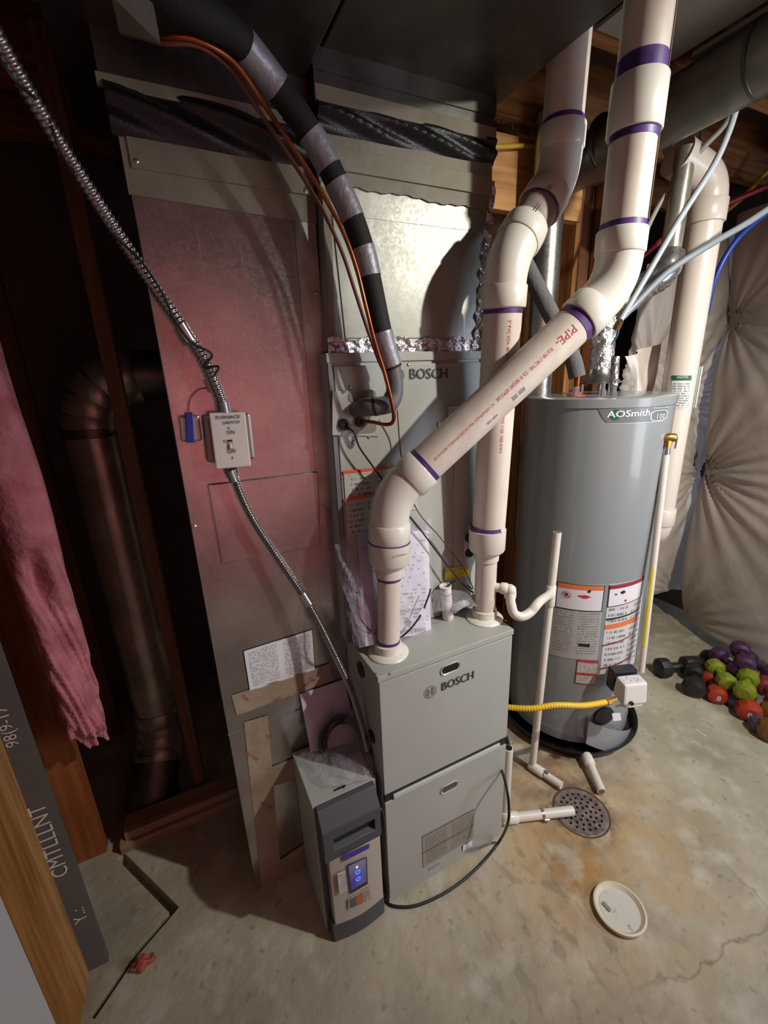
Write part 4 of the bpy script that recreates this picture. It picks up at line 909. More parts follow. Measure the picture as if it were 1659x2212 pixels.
# ================================================================== INSULATION BLANKETS
def blanket(P, nu, nv, bulge, n, pins, name, label, freq=26):
    P = [V(p) for p in P]; n = V(n).normalized()
    def f(a, b):
        p = (P[0]*(1-a)+P[1]*a)*(1-b)+(P[3]*(1-a)+P[2]*a)*b
        h = bulge*(math.sin(math.pi*min(max(a, 0), 1))**.5)*(.6+.4*math.sin(math.pi*b)**.5)
        h += .006*math.sin(7*a+3*math.sin(5*b))+.004*math.sin(19*b+4*a)
        for (ca, cb, amp, s) in pins:
            da, db = (a-ca)*(P[1]-P[0]).length, (b-cb)*(P[3]-P[0]).length; r = math.hypot(da, db)+1e-4; th = math.atan2(db, da)
            h -= bulge*1.0*math.exp(-(r/s)**1.2); h += amp*math.exp(-r/(s*1.6))*min(1, r/.05)*(math.sin(th*freq+3*math.sin(2*th))*.6+math.sin(th*11+1)*.5)
        return p+n*h
    o = MB().grid(f, nu, nv).build(name, VINYL, smooth=True, sharp=180); tag(o, label, 'insulation'); return o
XR = 2.34; YB = .60
cz = 2.42
# right wall blanket: two panels (fold where the blanket is pinched)
Cn = (2.36, .56)
blanket([(2.36, .54, .06), (2.32, -.75, .10), (2.32, -.75, 2.35), (2.38, .60, 2.35)], 150, 170, .13, (-1, -.15, 0), [(.0, .42, .022, .22), (.0, .0, .014, .22), (1.0, .42, .02, .2), (.02, .78, .014, .2)], 'insulation_blanket', 'white vinyl faced insulation blanket bulging over the right foundation wall')
blanket([(1.92, .82, .20), (2.585, .60, .16), (2.585, .60, 2.35), (2.05, .82, 2.15)], 130, 160, .07, (-.1, -1, 0), [(.95, .38, .02, .18), (.9, .0, .016, .16), (.45, .6, .02, .22), (.2, .72, .02, .15), (.3, .55, .012, .12)], 'insulation_blanket', 'white vinyl faced insulation blanket hanging behind the radon pipe')
# torn flap
def tf(a, b): p = (ad(1350, 770, 1.95)*(1-a)+ad(1425, 740, 2.0)*a)*(1-b)+(ad(1375, 850, 1.95)*(1-a)+ad(1405, 850, 2.05)*a)*b; return p+V((.01*math.sin(9*a+4*b), -.02*math.sin(3*math.pi*a*(1-.3*b)), .012*math.sin(14*a)*(b-.1)))
tag(MB().grid(tf, 24, 24).build('vinyl_flap', VINYL, smooth=True), 'torn white vinyl flap hanging behind the heater flue', 'insulation')

# ================================================================== OVERHEAD RIGHT
od = thing('round_overhead_duct', (1.17, -.2, 2.38), 'grey round metal duct crossing overhead at the upper right', 'duct')
MB().sweep([(1.175, -.30, 2.75)]+corner((1.175, -.30, 2.75), (1.175, -.30, 2.40), (1.18, .1, 2.40), .12, 8)+[(1.19, .3, 2.39), (1.20, .8, 2.38)], .085, 40).build('duct_pipe', galv('galvanized_grey', '8d8b86', .4, dirt='75726a'), od, smooth=True)
for y in (-.05, .42): MB().lathe((1.18, y, 2.40), (0, 1, 0), [(0, .0855), (.002, .0885), (.012, .0885), (.014, .0855)], 40).build('joint_bead', GALVD, od, smooth=True)
bo = thing('duct_boot', ad(1470, 340, 1.75), 'crimped metal boot above the radon pipe elbow', 'duct')
MB().sweep([ad(1480, 385, 1.95), ad(1468, 330, 1.93), ad(1460, 290, 1.9)], [.062, .078, .09], 14).build('boot_body', galv('galvanized_grey', ''), bo)
gv = thing('round_duct', V((.95, .55, 0)), 'bright galvanized round duct standing behind the upright vent pipe', 'duct')
g1 = ad(1172, 620, 1.72); MB().sweep([V((g1.x, g1.y, .9)), V((g1.x, g1.y, 2.5))], .06, 32).build('duct_pipe', GALV, gv, smooth=True)
lp = MB().box((.80, -.16, 2.49), (1.12, .17, 2.499)).add([], []).build('joist_liner', mat('panning_sheet', '908d88', .5, var=.2, scale=4)); struct(lp)
struct(MB().box((1.15, -.17, 2.485), (2.5, .13, 2.497)).build('joist_liner', MATS['panning_sheet']))
# PEX tubing
def tube(name, label, pts, r, m, cat='tubing', group=None):
    o = MB().sweep(smoothpath(pts, 10), r, 12).build(name, m, smooth=True); tag(o, label, cat, group); return o
GPX = mat('grey_pex', '9aa0a6', .35, var=.08, scale=8); GPD = mat('dark_grey_pex', '6f757a', .4)
tube('pex_tube', 'thin tan-grey pex tube, left one of the pair above the radon elbow', [ad(1352, 600, 1.75), ad(1425, 440, 1.7), ad(1510, 330, 1.6), ad(1565, 270, 1.55), ad(1600, 200, 1.5)], .0095, mat('tan_pex', '98928a', .4))
tube('pex_tube', 'pale grey-blue pex tube sweeping in front of the radon pipe', [ad(1340, 692, 1.38), ad(1400, 590, 1.38), ad(1470, 470, 1.36), ad(1540, 360, 1.34), ad(1572, 290, 1.33), ad(1590, 235, 1.32)], .0095, GPX)
tube('pex_tube', 'slate grey pex tube crossing the radon pipe toward the right edge', [ad(1345, 685, 1.40), ad(1440, 590, 1.41), ad(1540, 525, 1.42), ad(1620, 478, 1.44), ad(1720, 410, 1.46)], .0105, GPD)
tube('pex_tube', 'bright blue pex tube running down behind the radon pipe', [ad(1525, 680, 1.98), ad(1545, 600, 1.9), ad(1590, 520, 1.85), ad(1655, 462, 1.82), ad(1720, 420, 1.8)], .0115, mat('blue_pex', '23409c', .35))
tube('pex_tube', 'red pex tube at the upper right behind the radon elbow', [ad(1380, 560, 2.1), ad(1480, 480, 2.08), ad(1570, 440, 2.05), ad(1659, 402, 2.0), ad(1720, 380, 2.0)], .0125, mat('red_pex', '9c2434', .35))
tube('gas_line', 'yellow coated line above the red pex tube at the upper right', [ad(1550, 470, 2.12), ad(1600, 430, 2.1), ad(1659, 370, 2.05), ad(1720, 330, 2.0)], .011, mat('yellow_line', 'b98d22', .4))
tube('yellow_cable', 'yellow cable crossing the header beam right of the plenum', [ay(1062, 318, .6), ay(1110, 316, .6), ay(1190, 312, .61)], .008, mat('yellow_cable', 'b79324', .5), 'cable')
vb = thing('brass_fitting', ad(1337, 690, 1.41), 'brass shutoff fitting where the grey pex tubes meet', 'fitting')
MB().sweep([ad(1330, 712, 1.42), ad(1340, 692, 1.4)], [.012, .011], 8).build('fitting_body', BRASS, vb)
MB().sweep([ad(1338, 690, 1.4), ad(1350, 672, 1.395)], .0125, 16).build('crimp_ring', STEEL, vb)
tube('blue_tube', 'thin light blue tube behind the flue wrap', [ad(1320, 745, 1.55), ad(1333, 725, 1.52), ad(1337, 702, 1.48)], .003, mat('light_blue', '3d86b0', .4))

# ================================================================== CONDUIT + SWITCH
YS = .19
def flex(parent, pts, r, pitch, name='flex_conduit', amp=.0018):
    rs = resample(smoothpath(pts, 12), pitch/4); MB().sweep(rs, [r+amp*math.sin(i*math.pi/2) for i in range(len(rs))], 14).build(name, mat('conduit_steel', 'a9a6a6', .28, metal=.95), parent, smooth=True, sharp=80)
fc = thing('flexible_conduit', ad(240, 480, 1.0), 'ribbed steel flexible conduit running from the upper left corner to the switch box', 'conduit')
up = [ay(-40, 20, .02), ay(5, 100, .05), ay(60, 195, .08), ay(130, 310, .12), ay(200, 420, .16), ay(265, 520, .195), ay(330, 615, .205), ay(390, 700, .205), ay(437, 770, .205), ay(465, 830, .20), ay(482, 872, .20)]
flex(fc, up, .0115, .0095)
MB().sweep([ay(390, 702, .205), ay(412, 738, .205)], .0145, 14).build('coupling', STEEL, fc, smooth=True)
MB().sweep([ay(481, 868, .20), ay(487, 896, .20)], .0135, 16).build('connector', mat('zinc_connector', '8e8f92', .35, metal=.8), fc, smooth=True)
tube('black_wire', 'thin black wire twisted around the upper flexible conduit', [ay(-20, 100, .04), ay(30, 172, .05), ay(95, 235, .09), ay(132, 330, .105), ay(176, 402, .15), ay(240, 500, .18), ay(305, 565, .185), ay(357, 645, .186), ay(376, 690, .188), ay(412, 738, .185), ay(458, 765, .188), ay(440, 792, .19), ay(472, 792, .183), ay(462, 812, .182)], .0025, BLACK, 'wire')
sw = thing('furnace_switch', ay(500, 950, YS), 'white hand-lettered furnace switch plate on a steel box', 'switch')
q = [ay(448, 1000, .21), ay(552, 992, .21), ay(541, 893, .21), ay(437, 898, .21)]
MB().slab([p for p in q], (0, -1, 0), .022).build('steel_box', mat('box_steel', '8f8886', .4, metal=.7), sw, bevel=.006)
P = [ay(467, 1014, YS-.004), ay(543, 1007, YS-.004), ay(530, 890, YS-.004), ay(451, 892, YS-.004)]
MB().slab([p for p in P], (0, -1, 0), .008).build('cover_plate', mat('switch_plate', 'cfc6bd', .45), sw, bevel=.003)
u_ = (P[1]-P[0]).normalized(); tx = MB(); c = sum(P, V((0, 0, 0)))/4; W2 = (P[1]-P[0]).length
def on(px, py): return ay(px, py, YS-.006)
for s_, a, b, h in (('FURNACE', (467, 906), (519, 903), .0075), ('SWITCH', (482, 917), (518, 914), .0065), ('ON', (491, 938), (507, 937), .0085), ('OFF', (492, 980), (511, 978), .0085)):
    A, B = on(*a), on(*b); text(tx, s_, A, B-A, (0, 0, 1), w=(B-A).length, h=h, off=.0005, bold=.0003)
for a in ((494, 921), (502, 985)):
    A = on(*a); tx.slab([A+V((-.0006, 0, -.005)), A+V((.0006, 0, -.005)), A+V((.0006, 0, 0)), A+V((-.0006, 0, 0))], (0, -1, 0), .0002); tx.add([A+V((-.0022, -.0003, -.004)), A+V((.0022, -.0003, -.004)), A+V((0, -.0003, -.007))], [(0, 1, 2)])
tx.build('lettering', INK, sw)
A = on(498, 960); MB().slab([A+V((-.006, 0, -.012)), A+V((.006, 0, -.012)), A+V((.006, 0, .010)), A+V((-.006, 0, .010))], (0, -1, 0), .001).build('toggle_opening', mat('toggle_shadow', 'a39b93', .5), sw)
MB().slab([A+V((-.003, -.007, -.008)), A+V((.003, -.007, -.008)), A+V((.003, -.003, .002)), A+V((-.003, -.003, .002))], (0, -1, .4), .005).build('toggle', WHITE, sw, bevel=.001)
A = on(490, 952); MB().slab([A+V((-.006, .0, -.004)), A+V((.012, 0, -.002)), A+V((.012, 0, .003)), A+V((-.006, 0, .002))], (0, -1, 0), .0006).build('pencil_smudge', mat('smudge', '9a948c', .6), sw)
# transformer
tr = thing('transformer', ay(410, 925, .21), 'small steel transformer with blue band left of the switch box', 'transformer')
q = [ay(392, 955, .215), ay(437, 953, .215), ay(431, 897, .215), ay(386, 899, .215)]
MB().slab(q, (0, -1, 0), .02).build('core', mat('core_steel', 'a8a6a4', .35, metal=.6), tr, bevel=.005)
q = [ay(403, 957, .208), ay(421, 956, .208), ay(417, 892, .208), ay(400, 893, .208)]
MB().slab(q, (0, -1, 0), .02).build('coil_band', mat('blue_band', '1e2f8c', .4), tr, bevel=.002)
tube('red_wire', 'thin red low voltage wires arching above the transformer', [ay(407, 890, .21), ay(412, 862, .21), ay(430, 842, .215), ay(447, 838, .22)], .0014, mat('red_wire', 'a83a40', .5), 'wire')
tag(MB().sweep([ay(443, 820, .222), ay(455, 847, .222)], .004, 10).build('wire_nut', mat('tan_sleeve', 'c8b8a0', .5), smooth=True), 'small tan sleeve on the wires above the switch box', 'connector')
# second conduit
fc2 = thing('flexible_conduit', ay(600, 1200, .18), 'ribbed steel flexible conduit curving from the switch box down to the furnace side', 'conduit')
low = [ay(503, 1012, .20), ay(517, 1060, .20), ay(548, 1125, .195), ay(590, 1190, .19), ay(632, 1252, .18), ay(664, 1300, .17), ay(698, 1362, .155), ay(731, 1430, .13), ay(758, 1490, .11), ay(780, 1560, .09), ay(794, 1620, .075)]
flex(fc2, low, .0085, .0075, amp=.0019)
MB().sweep([ay(652, 1280, .17), ay(668, 1305, .165)], .0115, 14).build('coupling', STEEL, fc2, smooth=True)
MB().sweep([ay(795, 1620, .075), ay(803, 1660, .065)], .0125, 14).build('connector', mat('grey_connector', '4d4c4d', .4, metal=.5), fc2, smooth=True)
mb = MB(); mb.sweep([ay(497, 1016, .20), ay(506, 1040, .20)], .011, 12); mb.build('top_connector', MATS['zinc_connector'], fc2, smooth=True)

# ================================================================== REFRIGERANT LINES
ls = thing('insulated_suction_line', ay(800, 640, .1), 'black foam insulated refrigerant line with silver tape bands sweeping down to the cabinet', 'pipe')
def lsp(t): return t
LP_ = [ay(280, -90, .03), ay(355, -20, .03), ay(425, 22, .04), ay(490, 62, .07), ay(545, 120, .10), ay(600, 190, .12), ay(655, 265, .125), ay(700, 340, .125), ay(737, 415, .12), ay(765, 480, .115), ay(788, 550, .11), ay(806, 630, .105), ay(823, 710, .10), ay(838, 765, .10), ay(848, 795, .10)]
sm = smoothpath(LP_, 10)
RL = .0275
MB().sweep(sm, [RL*(1-.14*i/len(sm)) for i in range(len(sm))], 24).build('foam_sleeve', mat('black_foam', '1b1719', .75, bump=.2, bscale=200), ls, smooth=True)
TAPES = mat('silver_tape', '9b9aa0', .42, metal=.35, var=.1, scale=30, bump=.25, bscale=60)
def band(p0, p1):
    # pixel y range -> indexes
    idx = [i for i, p in enumerate(sm) if p0 <= (lambda q: CYP+FPX*q)(float(np.dot(DWN, np.array(p)-CAM)/np.dot(FWD, np.array(p)-CAM))) <= p1]
    seg = sm[idx[0]:idx[-1]+1]; MB().sweep(seg, [RL*(1-.14*i/len(sm))+.0016 for i in range(idx[0], idx[-1]+1)], 24).build('tape_band', TAPES, ls, smooth=True)
for a, b in ((95, 190), (285, 365), (392, 475), (530, 600), (715, 792)): band(a, b)
GLO = mat('grey_armaflex', '605f62', .5, bump=.15, bscale=60)
lo = [ad(850, 800, .99), ad(852, 840, 1.0), ad(845, 866, 1.01), ad(812, 878, 1.02), ad(780, 880, 1.045)]
MB().sweep(smoothpath([ay(846, 790, .10), ay(852, 825, .10), ay(852, 850, .10), ay(845, 868, .10)], 8), .0215, 22).build('lower_sleeve', GLO, ls, smooth=True)
MB().sweep(smoothpath([ay(850, 856, .10), ay(840, 872, .10), ay(815, 878, .11), ay(790, 880, .13), ay(772, 884, .17)], 6), [.0225]*25, 22).build('elbow_sleeve', GLO, ls, smooth=True)
MB().sweep([ay(812, 878, .112), ay(807, 879, .115)], .0235, 20).build('joint_tape', BLACK, ls, smooth=True)
ll = thing('liquid_line', ay(830, 800, .1), 'bare copper liquid line looping into the cabinet port below the insulated line', 'pipe')
LL = [ay(285, 52, .2), ay(308, 66, .12), ay(350, 78, .075), ay(420, 85, .065), ay(500, 130, .08), ay(560, 210, .095), ay(620, 300, .095), ay(670, 375, .095), ay(715, 450, .09), ay(745, 510, .085), ay(770, 580, .08), ay(790, 660, .075), ay(810, 740, .07), ay(829, 800, .068), ay(842, 850, .068), ay(850, 890, .07), ay(848, 912, .08), ay(832, 917, .10), ay(806, 912, .13), ay(780, 910, .165)]
MB().sweep(smoothpath(LL, 8), .0048, 12).build('copper_tube', COPPER, ll, smooth=True)
ll2 = tube('control_cable', 'brown cable strapped beside the copper line along the black insulation', [ay(280, 62, .2), ay(305, 78, .13), ay(350, 92, .085), ay(430, 100, .075), ay(498, 150, .10), ay(556, 235, .11), ay(614, 322, .115), ay(662, 395, .115), ay(704, 468, .11), ay(739, 545, .11), ay(764, 620, .105), ay(790, 700, .10), ay(815, 770, .088), ay(828, 800, .085)], .0042, mat('brown_cable', '6e3a26', .45), 'cable')
tube('black_cable', 'black thermostat cable hanging from the cabinet grommet behind the vent elbow', [ay(748, 922, YF-.01), ay(765, 935, .14), ay(776, 965, .14), ay(800, 1000, .14), ay(822, 1030, .14), ay(860, 1085, .15), ay(905, 1140, .15), ay(950, 1200, .14), ay(1000, 1262, .13), ay(1022, 1280, .12)], .0026, BLACK, 'cable')
tube('brown_wire', 'thin brown wire hanging from the refrigerant line in front of the cabinet', [ay(858, 885, .13), ay(862, 940, .15), ay(866, 980, .15), ay(873, 1012, .15), ay(900, 1100, .15), ay(950, 1160, .15), ay(1000, 1225, .14), ay(1022, 1270, .12)], .0016, mat('brown_wire', '55342a', .5), 'wire')

# ================================================================== AIR CLEANER
ac = thing('air_cleaner', (-.11, .12, 0), 'air cleaner with charcoal and beige front panel on the floor left of the furnace', 'air cleaner')
AX0, AX1 = -.203, -.024; AT = .510
MB().box((AX0-.006, .02, .0), (AX1+.01, YD-.006, AT)).build('casing', PAINT, ac, bevel=.002)
def prof(x0, x1, z0, z1, d0, d1, bow=.0, n=10):
    """front moulding: bowed box from y=d0 (back) to d1"""
    mb = MB(); pts = []
    for i in range(n+1):
        t = i/n; pts.append((x0+(x1-x0)*t, d1-bow*math.sin(math.pi*t)))
    poly = [(x0, d0)]+pts+[(x1, d0)]
    return mb.prism([V((x, y, z0)) for x, y in poly], (0, 0, z1-z0))
prof(AX0, AX1, .012, AT-.004, .02, .006).build('door_frame', mat('frame_black', '2a2b2e', .45), ac, bevel=.002)
# charcoal top with sloped cap and grip
mb = MB(); xs = [AX0+.002, AX1-.002]
pr_ = [(.02, AT), (.002, AT-.002), (-.028, AT-.048), (-.030, AT-.052), (-.030, AT-.085), (-.012, AT-.09), (-.012, AT-.122), (-.030, AT-.128), (-.03, AT-.160), (.01, AT-.175)]
mb.prism([V((xs[0], y, z)) for y, z in pr_], (xs[1]-xs[0], 0, 0)); mb.build('top_grip', CHAR, ac, bevel=.002)
MB().box((AX0+.03, -.014, AT-.123), (AX1-.02, -.011, AT-.089)).build('grip_pocket', BLACKP, ac)
for s_ in (0, 1): MB().box(((AX0+.003, AX1-.022)[s_], -.030, AT-.129), ((AX0+.032, AX1-.003)[s_], -.010, AT-.083)).build('grip_side', CHAR, ac, bevel=.002)
BEI = mat('beige_panel', 'aaa093', .4)
prof(AX0+.014, AX1-.004, .075, AT-.165, .01, -.022, .010).build('front_panel', BEI, ac, bevel=.003)
prof(AX0+.006, AX1-.001, .0, .08, .02, -.020, .010).build('lower_cap', CHAR, ac, bevel=.004)
tx = MB()
def acp(px, py, off=-.0335): return ay(px, py, off)
def acq(q, name, m, off=-.0335): return decal([acp(*p, off) for p in (q[3], q[2], q[1], q[0])], name, m, ac)
acq([(740, 1848), (798, 1822), (797, 1832), (741, 1861)], 'blue_stripe', mat('indigo_print', '3b3488', .4))
q = [(750, 1868), (792, 1850), (794, 1908), (757, 1930)]
acq(q, 'display_bezel', mat('display_bezel', '1d1a30', .3)); acq([(752, 1871), (790, 1853), (792, 1903), (759, 1923)], 'display_panel', mat('display_violet', '4a3f9c', .3, col2='8f8fb0', scale=9), -.0345)
for (px, py, m_, r_) in ((771, 1873, emit('led_yellow', 'd8e070', 1.5), .003),):
    MB().lathe(acp(px, py, -.036), (0, -1, 0), [(0, r_), (.001, r_)], 12).build('indicator_light', m_, ac)
BL = emit('led_blue', '2a5cff', 2.2)
for (px, py, r_) in ((773, 1884, .008), (774, 1899, .0075)):
    c = acp(px, py, -.0365); mb = MB()
    for i in range(20):
        t0, t1 = 2*math.pi*i/20, 2*math.pi*(i+1)/20; mb.add([c+V((r_*k*math.cos(t), 0, r_*k*math.sin(t))) for t, k in ((t0, 1), (t1, 1), (t1, .62), (t0, .62))], [(0, 1, 2, 3)])
    mb.build('indicator_ring', BL, ac)
acq([(728, 1887), (746, 1880), (750, 1923), (733, 1931)], 'instruction_sticker', print_mat('cleaner_print', 'b9b4b0', '7a7674', 10, 8, 0, .45))
acq([(752, 1942), (800, 1914), (803, 1940), (753, 1964)], 'photo_sticker', print_mat('colour_print', 'b5a898', '544c48', 6, 8, 0, .4)); acq([(754, 1943), (767, 1936), (768, 1957), (755, 1962)], 'sticker_green_field', mat('slate_print', '4c5a58', .5), -.0345); acq([(768, 1935), (783, 1927), (784, 1949), (769, 1956)], 'sticker_orange_field', mat('rust_print', 'a85a40', .5), -.0345)
q = [az(721, 1708, AT+.001), az(748, 1696, AT+.001)]; mb = MB(); a, b = q; d = (b-a).normalized(); n = V((-d.y, d.x, 0)); L_ = (b-a).length
mb.add([a-n*.003, a+d*L_*.7-n*.003, a+d*L_*.7-n*.007, b, a+d*L_*.7+n*.007, a+d*L_*.7+n*.003, a+n*.003], [(0, 1, 2, 3, 4, 5, 6)]); mb.build('airflow_arrow', INK, ac)
# power cord on the floor
tube('power_cord', 'black power cord looping over the floor from the air cleaner round the furnace front', [V((-.03, .02, .42)), V((-.012, -.012, .40)), V((-.010, -.014, .2)), V((-.008, -.014, .06)), az(828, 1942, .006), az(850, 1957, .006), az(895, 1957, .006), az(950, 1935, .006), az(1000, 1902, .006), az(1045, 1860, .008), az(1080, 1815, .02), ad(1097, 1778, 1.42), ad(1099, 1740, 1.41), ad(1094, 1700, 1.42), V((FW+.004, .03, .30))], .0045, BLACK, 'cord')

# ================================================================== PAPERS AND BAGS
def sheet(name, q, Y0, m, label, cat, t=.003):
    P = [ay(p[0], p[1], Y0[i]) for i, p in enumerate(q)]; P = [P[3], P[2], P[1], P[0]]; n = (P[1]-P[0]).cross(P[3]-P[0]).normalized(); mb = MB()
    o = thing(name, P[0], label, cat)
    MB().slab(P, n, t).build('pages', PAPER, o); decal(P, 'cover_print', m, o); return o, P, n
mA, PA, nA = sheet('manual_booklet', [(775, 1147), (925, 1147), (931, 1368), (787, 1386)], [.172, .172, .125, .115], print_mat('manual_print', 'd2cfd3', 'a3a0a6', 26, 13, .0, .55), 'white instruction booklet lying upside down against the cabinet behind the front vent pipe', 'booklet')
tx = MB(); u = (PA[0]-PA[1]).normalized(); v = (PA[0]-PA[3]).normalized()
text(tx, 'Bosch EasyAir', ay(917, 1352, .122)+nA*.0, u, v, h=.017, off=.004); text(tx, 'Bosch Home Comfort', ay(915, 1312, .13), u, v, h=.008, off=.004); tx.build('lettering', GREYI, mA)
mB, PB, nB = sheet('manual_booklet', [(773, 1150), (800, 1148), (812, 1392), (790, 1396)], [.168, .168, .10, .10], print_mat('manual_print_b', 'bdb6c4', 'aaa2b4', 10, 4, 0, .6), 'pale lilac booklet edge left of the front vent pipe', 'booklet')
tx = MB(); text(tx, 'BOSCH', ay(805, 1362, .10), (-1, 0, .05), (0, 0, -1), h=.006, off=-.0035); tx.build('lettering', GREYI, mB)
PBAG = film('plastic_film', alpha=.15)
def bag(name, q, Y0, label, puff=.02, seed=1, nu=26, nv=34):
    P = [ay(p[0], p[1], Y0[i]) for i, p in enumerate(q)]; rnd = random.Random(seed); f1, f2, f3 = [rnd.uniform(8, 22) for _ in range(3)]
    def f(a, b):
        p = (P[3]*(1-a)+P[2]*a)*(1-b)+(P[0]*(1-a)+P[1]*a)*b; e = (math.sin(math.pi*a)*math.sin(math.pi*b))**.5
        return p+V((.004*math.sin(f1*b+f2*a), -puff*e-.004*math.sin(f2*a+f3*b*1.3)*math.sin(f1*a*b+1), .003*math.sin(f3*a)))
    o = MB().grid(f, nu, nv).build(name, PBAG, smooth=True); tag(o, label, 'bag'); return o
bag('plastic_bag', [(735, 1165), (930, 1120), (935, 1368), (775, 1400)], [.16, .16, .10, .085], 'clear plastic bag around the booklets on the furnace top', .012, 3)
bag('plastic_bag', [(722, 1178), (775, 1165), (792, 1392), (762, 1398)], [.15, .15, .07, .09], 'crinkled clear plastic bag standing at the left end of the furnace top', .02, 5, 16, 34)
bag('plastic_bag', [(935, 1275), (1030, 1270), (1030, 1310), (930, 1325)], [.15, .14, .09, .10], 'small clear plastic bag round the white canister by the right vent pipe', .02, 9, 20, 12)
tube('wire_bundle', 'red and black wire loop hanging in the plastic bag behind the front vent pipe', [ay(770, 1278, .10), ay(778, 1330, .09), ay(800, 1362, .085), ay(835, 1378, .14), ay(868, 1375, .09), ay(905, 1335, .09), ay(925, 1290, .1), ay(930, 1272, .11)], .0028, BLACK, 'wire')
tube('wire_bundle', 'thin red wire beside the black wires in the plastic bag', [ay(772, 1295, .09), ay(780, 1335, .08), ay(805, 1368, .085)], .0012, mat('red_wire', ''), 'wire')
tag(MB().slab([ay(905, 1325, .085), ay(917, 1335, .085), ay(925, 1322, .085), ay(913, 1312, .085)], (0, -1, 0), .001).build('wire_tag', PAPER), 'small white tag on the wire loop', 'tag')
ca = thing('capacitor_canister', ay(968, 1310, .12), 'small white cylindrical canister beside the right vent pipe', 'canister')
p = ay(968, 1340, .15); p.z = FH+.002; tpc = ay(962, 1266, .148)
MB().lathe(p, (tpc-p), [(0, .0165), (.003, .018), ((tpc-p).length-.004, .018), ((tpc-p).length-.003, .0195), ((tpc-p).length+.002, .0195), ((tpc-p).length+.002, .015), ((tpc-p).length-.002, .014)], 28).build('can', WHITE, ca, smooth=True)
MB().lathe(p+(tpc-p)*.78, (tpc-p), [(0, .0183), (.003, .0183)], 24).build('print_band', REDI, ca)
tube('grey_hose', 'short grey hose lying by the white canister behind the right vent pipe', [ay(978, 1318, .13), ay(995, 1306, .12), ay(1015, 1300, .13), ay(1035, 1285, .15)], .013, mat('grey_hose', '9a958f', .5), 'hose')
tube('canister_lead', 'thin black lead curling from the white canister', [tpc+V((.004, -.002, 0)), ay(985, 1255, .12), ay(1005, 1262, .12), ay(1020, 1272, .12)], .0022, BLACK, 'wire')
# papers and cable coil on the air cleaner
sh, PS, nS = sheet('paper_leaflet', [(648, 1500), (743, 1468), (775, 1600), (672, 1625)], [.225, .225, .17, .17], print_mat('leaflet_print', 'b9b2c2', 'b0a8ba', 3, 3, 0, .7), 'folded white leaflets leaning on the return duct above the air cleaner', 'paper', .004)
tx = MB()
for k in range(4): a = ay(697+6*k, 1516-2*k, .205); b = ay(702+6*k, 1548-2*k, .195); tx.sweep([a+V((0, -.004, 0)), b+V((0, -.006, 0))], .0005, 4)
tx.build('barcode_lines', GREYI, sh)
cb = thing('cable_coil', ay(735, 1600, .16), 'coiled dark cable in a plastic bag on top of the air cleaner', 'cable')
CBM = mat('coil_grey', '39363c', .35)
cen = ay(735, 1598, .155)
for k in range(14):
    r_ = .050+.0032*(k % 6); off = V((.003*math.sin(k*2.3), -.004*(k//4)-.002*math.cos(k), .006+.004*math.cos(k*1.7)))
    pts = [cen+off+V((r_*math.cos(t), .35*r_*math.sin(t)*-1*-1, r_*math.sin(t)*1.02)) for t in [2*math.pi*i/40 for i in range(41)]]
    MB().sweep(pts, .0032, 8, caps=False).build('cable_loop', CBM, cb, smooth=True)
bag('plastic_bag', [(640, 1640), (775, 1520), (815, 1680), (700, 1700)], [.19, .17, .02, .05], 'crinkled clear plastic bag holding the cable coil on the air cleaner', .03, 13)

# ================================================================== LEFT: ROUND DUCT AND PINK INSULATION
ld_ = thing('round_duct', (-.62, .86, 0), 'dark galvanized round duct with elbows standing behind the framing on the left', 'duct')
lc = ad(262, 1250, 1.62); lc = V((-.625, .90, 0)); LRR = .085
zt3 = av(215, 935, lc).z; zb3 = av(300, 1545, lc).z
MB().sweep([V((lc.x, lc.y, zb3)), V((lc.x, lc.y, zt3))], LRR, 40).build('duct_pipe', GALVR, ld_, smooth=True)
def gore(parent, c, d0, d1, r, n=5, name='elbow_gore'):
    # segmented elbow: short straight gores
    c = V(c); d0 = V(d0).normalized(); d1 = V(d1).normalized(); p = c.copy()
    for i in range(n):
        t = (i+.5)/n; d = d0.lerp(d1, t).normalized(); q = p+d*(.052 if i else .06)
        MB().sweep([p-d*.008, p, q, q+d*.004], [r, r+.003, r+.003, r], 36).build(name, GALVR, parent, smooth=True); p = q
    return p
e1 = gore(ld_, (lc.x, lc.y, zt3), (0, 0, 1), (1, .0, .1), LRR)
MB().sweep([e1, e1+V((.3, 0, 0))], LRR, 36).build('duct_pipe', GALVD, ld_, smooth=True)
e2 = gore(ld_, (lc.x, lc.y, zb3), (0, 0, -1), (-.25, -.6, -.55), LRR+.004, 4)
MB().sweep([e2-V((-.01, -.02, -.04)), e2+V((-.03, -.03, -.08)), V((e2.x-.04, e2.y-.04, .01))], [LRR, LRR+.012, LRR+.02], 32).build('floor_boot', GALVD, ld_, smooth=True)
MB().lathe((lc.x, lc.y, zt3-.01), (0, 0, 1), [(0, LRR), (.003, LRR+.004), (.03, LRR+.004), (.033, LRR)], 40).build('joint_bead', GALVD, ld_, smooth=True)
